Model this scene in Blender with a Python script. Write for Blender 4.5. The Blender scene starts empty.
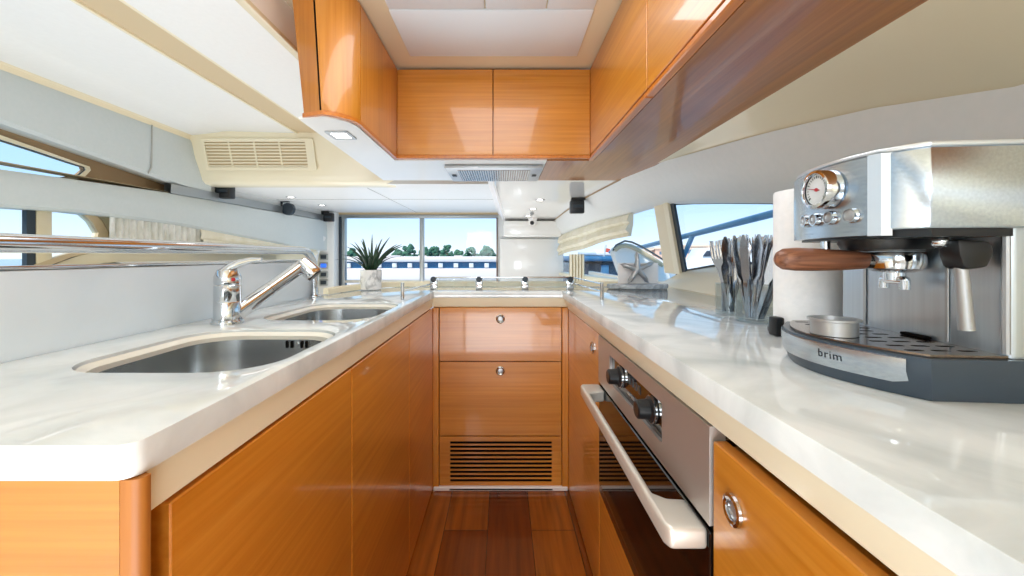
import bpy, bmesh, math, random
from mathutils import Vector, Matrix
random.seed(7)
SC = bpy.context.scene
COL = SC.collection
F, VX, VY, H = 410.0, 503.0, 256.0, 1.07     # focal length in px, vanishing point, eye height (measurements of the photo)
PI = math.pi
def at(px, py, Y): return Vector(((px-VX)/F*Y, Y, H-(py-VY)/F*Y))
def atX(px, py, X): return at(px, py, X*F/(px-VX))
def lin(h):
    h = h.lstrip('#'); v = [int(h[i:i+2],16)/255 for i in (0,2,4)]
    return tuple((c/12.92 if c <= .04045 else ((c+.055)/1.055)**2.4) for c in v)+(1,)

# ---------------------------------------------------------------- materials
def mat(name, col='#ffffff', rough=.5, metal=0, coat=0, spec=.5, emit=None, estr=0):
    m = bpy.data.materials.new(name); m.use_nodes = True
    b = m.node_tree.nodes['Principled BSDF']
    b.inputs['Base Color'].default_value = lin(col)
    b.inputs['Roughness'].default_value = rough
    b.inputs['Metallic'].default_value = metal
    b.inputs['Coat Weight'].default_value = coat
    b.inputs['Coat Roughness'].default_value = .06
    b.inputs['Specular IOR Level'].default_value = spec
    if emit: b.inputs['Emission Color'].default_value = lin(emit); b.inputs['Emission Strength'].default_value = estr
    return m
def noise_col(m, c1, c2, scale=(5,5,5), detail=6, lo=.35, hi=.65, bump=0, rough_var=0, dist=0):
    nt = m.node_tree; N = nt.nodes; L = nt.links; b = N['Principled BSDF']
    tc = N.new('ShaderNodeTexCoord'); mp = N.new('ShaderNodeMapping'); mp.inputs['Scale'].default_value = scale
    no = N.new('ShaderNodeTexNoise'); no.inputs['Scale'].default_value = 1; no.inputs['Detail'].default_value = detail
    no.inputs['Distortion'].default_value = dist
    cr = N.new('ShaderNodeValToRGB'); cr.color_ramp.elements[0].position = lo; cr.color_ramp.elements[1].position = hi
    cr.color_ramp.elements[0].color = lin(c1); cr.color_ramp.elements[1].color = lin(c2)
    L.new(tc.outputs['Object'], mp.inputs['Vector']); L.new(mp.outputs[0], no.inputs['Vector'])
    L.new(no.outputs['Fac'], cr.inputs[0]); L.new(cr.outputs[0], b.inputs['Base Color'])
    if bump:
        bp = N.new('ShaderNodeBump'); bp.inputs['Strength'].default_value = bump; bp.inputs['Distance'].default_value = .004
        L.new(no.outputs['Fac'], bp.inputs['Height']); L.new(bp.outputs[0], b.inputs['Normal'])
    return m
def wood(name, c1, c2, axis, rough=.3, coat=.6):
    m = mat(name, c1, rough, coat=coat)
    s = [95,95,95]; s[axis] = 2.2
    nt = m.node_tree; N = nt.nodes; L = nt.links; b = N['Principled BSDF']
    noise_col(m, c1, c2, tuple(s), 5, .3, .7)
    cr = [n for n in N if n.type == 'VALTORGB'][0]; tc = [n for n in N if n.type == 'TEX_COORD'][0]
    mp = N.new('ShaderNodeMapping'); s2 = [7,7,7]; s2[axis] = .9; mp.inputs['Scale'].default_value = s2
    no = N.new('ShaderNodeTexNoise'); no.inputs['Scale'].default_value = 1; no.inputs['Detail'].default_value = 3
    L.new(tc.outputs['Object'], mp.inputs['Vector']); L.new(mp.outputs[0], no.inputs['Vector'])
    mr = N.new('ShaderNodeMapRange'); mr.inputs[1].default_value = .3; mr.inputs[2].default_value = .7; mr.inputs[3].default_value = .84; mr.inputs[4].default_value = 1.1
    L.new(no.outputs['Fac'], mr.inputs[0])
    mx = N.new('ShaderNodeMix'); mx.data_type = 'RGBA'; mx.blend_type = 'MULTIPLY'; mx.inputs[0].default_value = 1
    L.new(cr.outputs[0], mx.inputs[6]); L.new(mr.outputs[0], mx.inputs[7]); L.new(mx.outputs[2], b.inputs['Base Color'])
    return m
def glass(name, tint='#fafdff', refl=.03):
    m = bpy.data.materials.new(name); m.use_nodes = True; nt = m.node_tree; nt.nodes.clear()
    o = nt.nodes.new('ShaderNodeOutputMaterial'); mx = nt.nodes.new('ShaderNodeMixShader'); t = nt.nodes.new('ShaderNodeBsdfTransparent')
    g = nt.nodes.new('ShaderNodeBsdfGlossy'); g.inputs['Roughness'].default_value = .02; t.inputs[0].default_value = lin(tint)
    lw = nt.nodes.new('ShaderNodeLayerWeight'); lw.inputs[0].default_value = .5
    pw = nt.nodes.new('ShaderNodeMath'); pw.operation = 'POWER'; pw.inputs[1].default_value = 5
    mu = nt.nodes.new('ShaderNodeMath'); mu.operation = 'MULTIPLY_ADD'; mu.inputs[1].default_value = .55; mu.inputs[2].default_value = refl
    nt.links.new(lw.outputs['Facing'], pw.inputs[0]); nt.links.new(pw.outputs[0], mu.inputs[0]); nt.links.new(mu.outputs[0], mx.inputs[0])
    nt.links.new(t.outputs[0], mx.inputs[1]); nt.links.new(g.outputs[0], mx.inputs[2]); nt.links.new(mx.outputs[0], o.inputs[0])
    return m
WA, WB = '#c1761e', '#d38d34'
M = {}
M['wx'] = wood('cherry_x', WA, WB, 0); M['wy'] = wood('cherry_y', WA, WB, 1); M['wz'] = wood('cherry_z', WA, WB, 2)
M['wpanel_shaded'] = wood('cherry_panel_shaded', '#a8661c', '#bb7c2c', 0)  # same cherry, colour darkened to offset strong light on the end panel
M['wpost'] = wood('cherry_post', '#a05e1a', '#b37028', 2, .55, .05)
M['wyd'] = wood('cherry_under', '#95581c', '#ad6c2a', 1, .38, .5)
M['wdark'] = wood('cherry_edge', '#b36c1e', '#c47c2a', 2)
M['wtrim'] = wood('cherry_trim', '#b9661a', '#cc7a28', 1)
M['gap'] = mat('dark_gap', '#060403', .7, spec=.1)
M['counter'] = noise_col(mat('white_stone', rough=.035, coat=.3), '#bcc4c5', '#e4e9e9', (6,6,6), 10, .25, .62, dist=1.2)
M['splash'] = noise_col(mat('grey_white_stone', rough=.2), '#d0dde6', '#dfe8ee', (3,3,3), 5, .3, .7, dist=.6)
M['cream'] = mat('cream_gelcoat', '#ebe2c6', .3, coat=.4)
M['pale_cream'] = mat('pale_cream', '#efe5c8', .35, coat=.3)
M['rimstone'] = mat('rim_stone', '#e3e0d4', .2, coat=.3)
M['cream_d'] = mat('cream_deep', '#e2d6b8', .35, coat=.3)
M['beige'] = mat('beige_trim', '#c9b592', .45)
M['white'] = noise_col(mat('white_vinyl', rough=.45), '#dfe1df', '#e2e3e1', (40,40,40), 3)
M['ceil'] = noise_col(mat('white_headliner', rough=.4), '#e6e6e3', '#e8e8e5', (60,60,60), 3)
M['pad'] = mat('ceiling_pad', '#e2ebf2', .5)
M['gloss'] = mat('white_gloss', '#eceae6', .08, coat=.7)
M['satin'] = mat('white_satin', '#eeedea', .3, coat=.2)
M['grey'] = noise_col(mat('grey_vinyl', rough=.55), '#c3cbcb', '#c6cdcd', (60,60,60), 3)
M['brown'] = mat('brown_recess', '#a08562', .5)
M['seam'] = mat('seam', '#a9a9a4', .6)
M['chrome'] = mat('chrome', '#d6dade', .09, 1)
M['steel'] = noise_col(mat('brushed_steel', rough=.25, metal=1), '#bcc6d0', '#c9d3dc', (300,5,300), 3)
M['steel_v'] = noise_col(mat('sheet_steel', rough=.3, metal=.95), '#bfc8d0', '#c9d2d9', (140,140,3), 3)
M['osteel'] = mat('oven_steel', '#c9c4bf', .45, .8)
M['pale_steel'] = mat('pale_steel', '#dfe5ea', .3, .7)
M['sink'] = mat('sink_steel', '#b9bcbd', .24, 1)
M['alu'] = mat('satin_alloy', '#e0dcd3', .42, .55)
M['dsteel'] = mat('dark_steel', '#8a7f78', .22, 1)
M['black'] = mat('black_plastic', '#15171a', .35)
M['bgloss'] = mat('black_glass', '#0c0b0b', .05, spec=.8)
M['bbase'] = mat('slate_plastic', '#3a4754', .3)
M['walnut'] = noise_col(mat('walnut', rough=.4), '#5d3524', '#9a664a', (9,160,160), 6, .32, .68, dist=.8)
M['red'] = mat('red_dot', '#c3202a', .4)
M['blue'] = mat('blue_lamp', '#2b62d8', .4, emit='#2b62d8', estr=1.2)
M['paper'] = noise_col(mat('paper', rough=.85), '#f3f4f5', '#f8f8f8', (70,70,70), 3, bump=.35)
M['leaf'] = noise_col(mat('leaf', rough=.4), '#0c2418', '#26492f', (20,20,20), 3)
M['marble'] = noise_col(mat('marble', rough=.25), '#a9abae', '#f0f0f0', (11,11,11), 6, .33, .52, dist=2.5)
M['gmarble'] = noise_col(mat('grey_marble', rough=.25), '#8d9499', '#c3c8cb', (14,14,14), 6, .33, .6, dist=2)
M['silver'] = mat('matt_silver', '#b9bbbd', .38, .8)
M['cut'] = mat('cutlery_steel', '#b6bac0', .16, 1)
M['cutdark'] = mat('cutlery_shade', '#8a929b', .2, 1)
M['fabric'] = noise_col(mat('cream_fabric', rough=.8), '#e2dac2', '#ebe5d3', (12,12,12), 3)
M['wfabric'] = noise_col(mat('pale_fabric', rough=.8), '#cfd0c6', '#eeeeea', (14,30,14), 5)
M['lamp'] = mat('lamp', '#ffffff', .4, emit='#fffaf0', estr=6)
M['glass'] = glass('pane_glass'); M['cglass'] = glass('clear_acrylic', '#f2f6f8', .05)
M['frame'] = mat('window_alloy', '#a7abab', .3, .8)
M['gasket'] = mat('dark_gasket', '#27333d', .5)
M['xwhite'] = mat('boat_white', '#f3efec', .4)
M['xpink'] = mat('quay_pale', '#f1dfd6', .8)
M['xblue'] = mat('boat_blue', '#2a6a94', .3)
M['xnavy'] = mat('navy', '#1a2c42', .25)
M['xteal'] = mat('rail_blue', '#4a7ea3', .3, .4)
M['tree'] = noise_col(mat('foliage', rough=.9), '#1f4a3f', '#4a7a5c', (2,2,2), 4)
M['trunk'] = mat('trunk', '#6b5a45', .9)
M['xbuild'] = mat('building_sand', '#e4cdb4', .9); M['xbuild2'] = mat('building_rose', '#dcb9a4', .9)
M['xwin'] = mat('far_window', '#6b7c8c', .4)
M['flag'] = mat('flag_red', '#d8452c', .7)
M['water'] = noise_col(mat('water', rough=.15), '#2c6f94', '#4d93b3', (.6,.2,1), 4)
# floor
def floor_mat():
    m = mat('parquet', rough=.16, coat=.5); nt = m.node_tree; N = nt.nodes; L = nt.links; b = N['Principled BSDF']
    tc = N.new('ShaderNodeTexCoord'); mp = N.new('ShaderNodeMapping'); mp.inputs['Rotation'].default_value = (0,0,PI/2); mp.inputs['Location'].default_value = (0.1,.06,0)
    br = N.new('ShaderNodeTexBrick'); br.inputs['Scale'].default_value = 1; br.inputs['Brick Width'].default_value = .75; br.inputs['Row Height'].default_value = .17
    br.inputs['Mortar Size'].default_value = .0015; br.inputs['Color1'].default_value = lin('#6a2f0c'); br.inputs['Color2'].default_value = lin('#9a5518'); br.inputs['Mortar'].default_value = lin('#3a1a08')
    mp2 = N.new('ShaderNodeMapping'); mp2.inputs['Scale'].default_value = (45,2.5,1)
    no = N.new('ShaderNodeTexNoise'); no.inputs['Scale'].default_value = 1; no.inputs['Detail'].default_value = 5
    mr = N.new('ShaderNodeMapRange'); mr.inputs[1].default_value = .3; mr.inputs[2].default_value = .7; mr.inputs[3].default_value = .7; mr.inputs[4].default_value = 1.25
    mx = N.new('ShaderNodeMix'); mx.data_type = 'RGBA'; mx.blend_type = 'MULTIPLY'; mx.inputs[0].default_value = 1
    L.new(tc.outputs['Object'], mp.inputs[0]); L.new(mp.outputs[0], br.inputs['Vector']); L.new(tc.outputs['Object'], mp2.inputs[0]); L.new(mp2.outputs[0], no.inputs['Vector'])
    L.new(no.outputs['Fac'], mr.inputs[0]); L.new(br.outputs['Color'], mx.inputs[6]); L.new(mr.outputs[0], mx.inputs[7]); L.new(mx.outputs[2], b.inputs['Base Color'])
    return m
M['floor'] = floor_mat()

# ---------------------------------------------------------------- mesh builder
class MB:
    def __init__(s): s.bm = bmesh.new()
    def _merge(s, t, X=None):
        if X is not None: bmesh.ops.transform(t, matrix=X, verts=t.verts)
        me = bpy.data.meshes.new('t'); t.to_mesh(me); t.free(); s.bm.from_mesh(me); bpy.data.meshes.remove(me); return s
    def box(s, lo, hi, bev=0, seg=2, X=None):
        t = bmesh.new(); bmesh.ops.create_cube(t, size=1)
        lo = Vector(lo); hi = Vector(hi); d = hi-lo
        for v in t.verts: v.co = Vector((lo[i]+(v.co[i]+.5)*d[i] for i in range(3)))
        if bev: bmesh.ops.bevel(t, geom=t.edges[:], offset=min(bev, .49*min(abs(x) for x in d)), segments=seg, affect='EDGES', profile=.5)
        return s._merge(t, X)
    def cyl(s, c, r, h, axis='z', seg=24, r2=None, bev=0, X=None):
        t = bmesh.new(); bmesh.ops.create_cone(t, cap_ends=True, segments=seg, radius1=r, radius2=r if r2 is None else r2, depth=h)
        if bev:
            es = [e for e in t.edges if len(e.link_faces) == 2 and any(len(f.verts) > 4 for f in e.link_faces)]
            bmesh.ops.bevel(t, geom=es, offset=bev, segments=2, affect='EDGES', profile=.5)
        R = {'z': Matrix(), 'x': Matrix.Rotation(PI/2,4,'Y'), 'y': Matrix.Rotation(PI/2,4,'X')}[axis]
        bmesh.ops.transform(t, matrix=Matrix.Translation(c) @ R, verts=t.verts)
        return s._merge(t, X)
    def tube(s, pts, r, seg=14, cap=True, X=None, flat=None):
        pts = [Vector(p) for p in pts]; n = len(pts); rr = r if isinstance(r, (list,tuple)) else [r]*n
        t = bmesh.new(); rings = []; up = None
        for i, p in enumerate(pts):
            d = (pts[min(i+1,n-1)]-pts[max(i-1,0)]).normalized()
            if up is None: up = Vector((0,0,1)) if abs(d.z) < .9 else Vector((0,1,0))
            a = d.cross(up).normalized(); b2 = a.cross(d).normalized(); up = b2
            fl = 1 if flat is None else flat
            rings.append([t.verts.new(p + a*math.cos(k*2*PI/seg)*rr[i] + b2*math.sin(k*2*PI/seg)*rr[i]*fl) for k in range(seg)])
        for A, B in zip(rings, rings[1:]):
            for k in range(seg): t.faces.new((A[k],A[(k+1)%seg],B[(k+1)%seg],B[k]))
        if cap: t.faces.new(rings[0]); t.faces.new(rings[-1])
        bmesh.ops.recalc_face_normals(t, faces=t.faces[:])
        return s._merge(t, X)
    def lathe(s, prof, c=(0,0,0), axis='z', seg=32, X=None):
        t = bmesh.new(); rings = []
        for r, z in prof:
            if r < 1e-6: rings.append([t.verts.new((0,0,z))])
            else: rings.append([t.verts.new((r*math.cos(k*2*PI/seg), r*math.sin(k*2*PI/seg), z)) for k in range(seg)])
        for A, B in zip(rings, rings[1:]):
            if len(A) == 1 and len(B) == 1: continue
            for k in range(seg):
                a = [A[k%len(A)], A[(k+1)%len(A)], B[(k+1)%len(B)], B[k%len(B)]]
                a = [v for i, v in enumerate(a) if v not in a[:i]]
                t.faces.new(a)
        bmesh.ops.recalc_face_normals(t, faces=t.faces[:])
        R = {'z': Matrix(), 'x': Matrix.Rotation(PI/2,4,'Y'), '-x': Matrix.Rotation(-PI/2,4,'Y'), 'y': Matrix.Rotation(-PI/2,4,'X'), '-y': Matrix.Rotation(PI/2,4,'X')}[axis]
        bmesh.ops.transform(t, matrix=Matrix.Translation(c) @ R, verts=t.verts)
        return s._merge(t, X)
    def prism(s, poly, lo, hi, axis='z', bev=0, seg=2, holes=(), X=None):
        """polygon in the plane across axis: z->(x,y), y->(x,z), x->(y,z)"""
        t = bmesh.new()
        def P(a, b, h): return {'z': (a,b,h), 'y': (a,h,b), 'x': (h,a,b)}[axis]
        es = []
        for lp in [poly]+list(holes):
            vs = [t.verts.new(P(a,b,lo)) for a, b in lp]
            es += [t.edges.new((vs[i], vs[(i+1)%len(vs)])) for i in range(len(vs))]
        if holes: bmesh.ops.triangle_fill(t, use_beauty=True, use_dissolve=False, edges=es)
        else: t.faces.new([v for v in t.verts])
        r = bmesh.ops.extrude_face_region(t, geom=t.faces[:])
        d = Vector(P(0,0,hi-lo))
        for v in [g for g in r['geom'] if isinstance(g, bmesh.types.BMVert)]: v.co += d
        bmesh.ops.recalc_face_normals(t, faces=t.faces[:])
        if bev:
            t.normal_update()
            es = [e for e in t.edges if len(e.link_faces) == 2 and e.calc_face_angle(0) > .6]
            bmesh.ops.bevel(t, geom=es, offset=bev, segments=seg, affect='EDGES', profile=.5, clamp_overlap=True)
        return s._merge(t, X)
    def grid(s, rows, close=False, X=None):
        t = bmesh.new(); R = [[t.verts.new(p) for p in r] for r in rows]
        for A, B in zip(R, R[1:]):
            m = len(A)
            for k in range(m if close else m-1): t.faces.new((A[k],A[(k+1)%m],B[(k+1)%m],B[k]))
        bmesh.ops.recalc_face_normals(t, faces=t.faces[:])
        return s._merge(t, X)
    def poly(s, pts, X=None):
        t = bmesh.new(); t.faces.new([t.verts.new(p) for p in pts]); return s._merge(t, X)
    def ico(s, c, r, sub=2, sc=(1,1,1), jit=0, X=None):
        t = bmesh.new(); bmesh.ops.create_icosphere(t, subdivisions=sub, radius=1)
        for v in t.verts:
            k = 1+random.uniform(-jit, jit); v.co = Vector((c[0]+v.co.x*r*sc[0]*k, c[1]+v.co.y*r*sc[1]*k, c[2]+v.co.z*r*sc[2]*k))
        return s._merge(t, X)
    def solid(s, th):
        """give every open sheet a thickness"""
        bmesh.ops.recalc_face_normals(s.bm, faces=s.bm.faces[:])
        bmesh.ops.solidify(s.bm, geom=s.bm.faces[:], thickness=th); return s
    def obj(s, name, m, parent=None, local=False, ang=35):
        me = bpy.data.meshes.new(name); s.bm.to_mesh(me); s.bm.free()
        o = bpy.data.objects.new(name, me); COL.objects.link(o)
        me.materials.append(M[m] if isinstance(m, str) else m)
        for p in me.polygons: p.use_smooth = True
        me.set_sharp_from_angle(angle=math.radians(ang))
        if parent is not None:
            o.parent = parent
            if not local: me.transform(wm(parent).inverted())
        return o
def wm(o):
    m = o.matrix_basis.copy()
    while o.parent is not None: o = o.parent; m = o.matrix_basis @ m
    return m
def tag(o, label, cat, group=None):
    o['label'] = label; o['category'] = cat
    if group: o['group'] = group
    return o
def thing(name, label, cat, loc=(0,0,0), rot=(0,0,0), group=None):
    o = bpy.data.objects.new(name, None); COL.objects.link(o); o.location = loc; o.rotation_euler = rot; o.empty_display_size = .05
    return tag(o, label, cat, group)
def struct(o): o['kind'] = 'structure'; return o
def sthing(name, loc=(0,0,0)):
    o = bpy.data.objects.new(name, None); COL.objects.link(o); o.location = loc; o['kind'] = 'structure'; return o
def dup(root, loc=None, rot=None, label=None):
    r = root.copy(); COL.objects.link(r)
    if loc is not None: r.location = loc
    if rot is not None: r.rotation_euler = rot
    if label: r['label'] = label
    for ch in list(root.children):
        c = ch.copy(); COL.objects.link(c); c.parent = r
        for g in ch.children:
            d = g.copy(); COL.objects.link(d); d.parent = c
    return r
def rrect(x0, y0, x1, y1, r, n=8):
    out = []
    for cx, cy, a0 in ((x1-r,y1-r,0),(x0+r,y1-r,90),(x0+r,y0+r,180),(x1-r,y0+r,270)):
        for k in range(n+1):
            a = math.radians(a0+90*k/n); out.append((cx+r*math.cos(a), cy+r*math.sin(a)))
    return out
def interp(tab, y):
    if y <= tab[0][0]: a, b = tab[0], tab[1]
    elif y >= tab[-1][0]: a, b = tab[-2], tab[-1]
    else:
        for a, b in zip(tab, tab[1:]):
            if a[0] <= y <= b[0]: break
    t = (y-a[0])/(b[0]-a[0]); t = max(0, min(1, t))
    return [a[i]+(b[i]-a[i])*t for i in range(1, len(a))]

# ---------------------------------------------------------------- main measures
XL, XR, D = -.320, .298, 1.88
CT, CB = .910, .880
CXL, CXR = -.314, .270
YN = .346                       # near end of the left worktop

# ================================================================ SHELL
struct(MB().box((-2.0,-1.7,-.03),(1.05,4.6,0)).obj('floor', 'floor'))
# galley ceiling: cream tray with upholstered panels
ZG = 1.937
b = MB().box((-.74,-1.7,ZG),(.42,1.9,ZG+.03)); struct(b.obj('ceiling_galley', 'cream_d'))
t = sthing('ceiling_panel', (0,1,ZG))
MB().box((-.400,1.430,ZG-.012),(.318,1.76,ZG-.0005),.008).obj('pad', 'pad', t)
xs = (-.400,-.062,.150,.318)
for i in range(3): MB().box((xs[i]+.002,.55,ZG-.012),(xs[i+1]-.002,1.424,ZG-.0005),.008).obj('pad', 'pad', t)
# raised side of the tray, over the left walkway
struct(MB().box((-.78,-1.7,1.81),(-.74,2.45,ZG+.03)).obj('trim_1', 'xwhite'))
struct(MB().box((-.765,-1.7,1.797),(-.735,2.45,1.815),.005).obj('trim_2', 'cream_d'))
# port headliner
prof = [(-.78,1.81),(-1.085,1.81)]
struct(MB().box((-1.085,-1.7,1.80),(-.765,2.45,1.815)).obj('ceiling_port_inner', 'ceil'))
struct(MB().box((-1.225,-1.7,1.806),(-1.095,2.45,1.83)).obj('trim_3', 'beige'))
struct(MB().box((-1.097,-1.7,1.798),(-1.083,2.45,1.815),.004).obj('trim_4', 'cream'))
struct(MB().box((-1.237,-1.7,1.798),(-1.223,2.45,1.815),.004).obj('trim_5', 'cream'))
pf = [(-1.235,1.802),(-1.45,1.808),(-1.60,1.812),(-1.655,1.813),(-1.675,1.811),(-1.70,1.806),(-1.78,1.797),(-1.86,1.788)]
struct(MB().grid([[(x,y,z) for x, z in pf] for y in (-1.7,0,1.2,2.45)]).obj('ceiling_port_outer', 'ceil'))
struct(MB().grid([[(x,y,z) for x, z in [(-1.85,1.789),(-1.862,1.784),(-1.868,1.772),(-1.872,1.755)]] for y in (-1.7,2.5)]).obj('trim_6', 'cream_d'))
struct(MB().tube([(-1.862,2.46,1.78),(-.76,2.46,1.80)],.012).obj('trim_7', 'cream_d'))
# bulkhead with air grille between high port ceiling and saloon ceiling
b = MB()
xr = [-1.87,-1.6,-1.2,-.9,-.78,-.73,-.70]
rows = []
for x in xr:
    e = max(0, (x+.85)/.15); e = e*e
    rows.append([(x,2.45,1.83),(x,2.452,1.79),(x,2.49+.02*e,1.66),(x,2.535+.04*e,1.575+.01*e),(x,2.548+.05*e,1.545+.01*e),(x,2.575+.05*e,1.528+.01*e),(x,2.62+.05*e,1.524+.008*e),(x,2.68,1.526)])
ab = b.grid(rows).solid(.008).obj('trim_8', 'cream'); struct(ab)
def bulk(x, z): return Vector((x, 2.452+(1.79-z)/(1.79-1.66)*.038-.018, z))
t = thing('air_vent', 'cream louvred air vent high on the left, above the black brackets', 'vent', bulk(-1.5,1.72))
x0, x1, z0, z1 = at(207,160,2.47).x, at(307,160,2.47).x, at(250,167,2.47).z, at(250,142,2.46).z
tilt = Matrix.Translation(bulk((x0+x1)/2,(z0+z1)/2)) @ Matrix.Rotation(math.atan2(.038,.13),4,'X')
w, h = (x1-x0)/2, (z1-z0)/2
b = MB().prism(rrect(-w-.02,-h-.02,w+.05,h+.02,.01,3),-.004,.006,'y',.002,1,[rrect(-w,-h,w,h,.005,2)],X=tilt); b.obj('frame','cream',t)
b = MB()
for k in range(8): b.box((-w,-.002,-h+(k+.15)*2*h/8),(w,.007,-h+(k+.6)*2*h/8),.001,1,X=tilt)
for k in range(1,4): b.box((-w+k*w/2-.012,.0,-h),(-w+k*w/2-.002,.006,h),X=tilt)
b.obj('louvres','cream',t); MB().box((-w,.0072,-h),(w,.0078,h),X=tilt).obj('backing','beige',t)

# ---- left wall
def wline(tab): return [(y, x, z) for (x, y, z) in tab]
XW = -1.87
up_bot = [(-1.7,1.75),(1.524,1.568),(1.81,1.538),(2.17,1.499),(2.37,1.475),(2.62,1.455)]
lo_top = [(-1.7,1.385),(1.524,1.393),(1.81,1.405),(2.37,1.428),(4.48,1.449)]
lo_bot = [(-1.7,1.225),(1.524,1.252),(1.847,1.264),(2.37,1.25),(3.9,1.135),(4.48,1.120)]
ysu = [-1.7,-.5,.5,1.0,1.3,1.524,1.65,1.81,2.0,2.17,2.37,2.62]
b = MB(); rows = []
for y in ysu:
    zb = interp(up_bot, y)[0]; zt = 1.765
    rows.append([(XW,y,zt),(XW+.006,y,zt-.02),(XW+.008,y,(zt+zb)/2),(XW+.004,y,zb+.012),(XW-.012,y,zb),(XW-.10,y,zb+.005)])
struct(b.grid(rows).obj('wall_left', 'grey'))
struct(MB().tube([(XW+.009,at(151,1,1).y*2.175,1.765),(XW+.010,2.17,1.54),(XW+.006,2.155,1.505)],.0035,8).obj('trim_9','seam'))
ysl = [-1.7,0,1.0,1.524,1.81,2.1,2.37,2.8,3.3,3.9,4.3,4.42]
rows = []
for y in ysl:
    zb = interp(lo_bot, y)[0]; zt = interp(lo_top, y)[0]
    rows.append([(XW-.1,y,zt),(XW-.006,y,zt),(XW+.004,y,zt-.012),(XW+.012,y,(zt+zb)/2),(XW+.006,y,zb+.012),(XW-.01,y,zb),(XW-.1,y,zb)])
b = MB().grid(rows); b.poly(rows[-1]); struct(b.obj('wall_left_band', 'grey'))
# silver track from the slot to the aft end
b = MB(); rows = []
for y in (2.30,2.6,3.2,3.9,4.45):
    z = interp(lo_top, y)[0]; rows.append([(XW-.03,y,z-.004),(XW+.006,y,z-.002),(XW+.008,y,z+.05),(XW-.03,y,z+.055)])
struct(b.grid(rows, True).obj('trim_10', 'frame'))
# wall above the track, up to saloon ceiling
struct(MB().poly([(XW-.02,2.4,1.45),(XW-.02,4.6,1.47),(XW-.02,4.6,1.56),(XW-.02,2.4,1.56)]).obj('wall_left_upper', 'white'))
# slot lining with the small triangular window
struct(MB().poly([(XW-.10,-1.7,1.36),(XW-.10,1.1,1.36),(XW-.10,1.1,1.62),(XW-.10,-1.7,1.80)]).obj('wall_left_slot', 'beige')) if False else None
px = [(-60,118),(0,140),(40,153),(70,163),(83,167),(84,170),(78,175),(60,178),(0,172),(-60,166)]
XS = XW-.085
pane = [atX(x, y, XS) for x, y in px]
w2 = sthing('window_2', pane[0])
outer = [( -75,105),(0,126),(45,141),(80,155),(140,176),(200,195),(200,205),(100,192),(60,188),(0,184),(-75,178)]
oo = [atX(x, y, XS) for x, y in outer]
b = MB().prism([(p.y,p.z) for p in oo], XS-.02, XS, 'x', 0, 1, [[(p.y,p.z) for p in pane]]); b.obj('lining', 'brown', w2)
b = MB(); n = len(pane)
c = sum(pane, Vector())/n
def ring(k, dx): return [Vector((XS+dx, c.y+(p.y-c.y)*k[0], c.z+(p.z-c.z)*k[1])) for p in pane]
b.grid([ring((1,1),.001), ring((1.0,1.0),.01), ring((1.09,1.30),.014), ring((1.12,1.36),.002)], True); b.obj('window_frame', 'cream', w2)
b = MB(); b.grid([ring((.985,.95),.002), ring((1.005,1.02),.006)], True); b.obj('gasket','gasket',w2)
MB().poly([p+Vector((-.006,0,0)) for p in pane]).obj('pane', 'glass', w2)
# soffit closing the slot behind
struct(MB().poly([(XS+.0,-1.7,1.40),(XW+.0,-1.7,1.40),(XW,2.5,1.43),(XS,2.5,1.43)]).obj('trim_11', 'beige'))

# big left window (below band), curtain, ledge
XG = -1.95
w1 = sthing('window_1', (XG,1,1.1))
opn = [(-.6,.985),(1.62,.985),(1.70,1.035),(1.80,1.073),(1.90,1.10),(1.955,1.14),(1.965,1.18),(1.935,1.23),(1.88,1.275),(1.84,1.32),(-.6,1.32)]
outr = [(-1.7,.90),(4.5,.90),(4.5,1.34),(-1.7,1.34)]
MB().prism(outr, XG-.02, XG, 'x', 0, 1, [opn]).obj('window_surround', 'cream', w1)
cy, cz = 1.2, 1.16
arc = opn[1:10]
b = MB(); rows = []
for k, dx in ((1.0,-.005),(1.0,.012),(1.06,.016),(1.085,.002)):
    rows.append([Vector((XG+dx, cy+(y-cy)*k, cz+(z-cz)*(k**1.6))) for y, z in arc])
b.grid(rows); b.obj('window_frame', 'beige', w1)
b = MB().box((XG-.01,1.705,.985),(XG+.012,1.765,1.34),.006); b.obj('mullion','cream_d',w1)
b = MB().box((XG-.012,1.672,.985),(XG+.008,1.704,1.34)); b.obj('gasket','gasket',w1)
MB().tube([(XG+.002,1.72,1.018),(XG+.002,1.80,1.055),(XG+.002,1.90,1.09)],.012,8).obj('gasket','gasket',w1)
MB().poly([(XG-.008,y,z) for y, z in opn]).obj('pane', 'glass', w1)
def drape(yA, yB, ztop, zbot, X, waves, amp, n=60, sl=0):
    rows = []
    for i in range(n+1):
        t_ = i/n; y = yA+(yB-yA)*t_; o = amp*math.sin(t_*waves*2*PI)+amp*.4*math.sin(t_*waves*5.1)
        zt = ztop(y) if callable(ztop) else ztop; zb = zbot(y) if callable(zbot) else zbot
        rows.append([(X+o*.6,y,zt),(X+o,y,zt*.6+zb*.4),(X+o*1.1,y,zb)])
    return MB().grid(rows)
zt_ = lambda y: interp(lo_bot, y)[0]+.02
o = drape(1.98,3.05,zt_,lambda y: 1.125+.0*(y-2),XG+.05,26,.008,240).solid(.002).obj('window_curtain','wfabric')
tag(o, 'thin white gathered curtain along the left side window', 'curtain')
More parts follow.
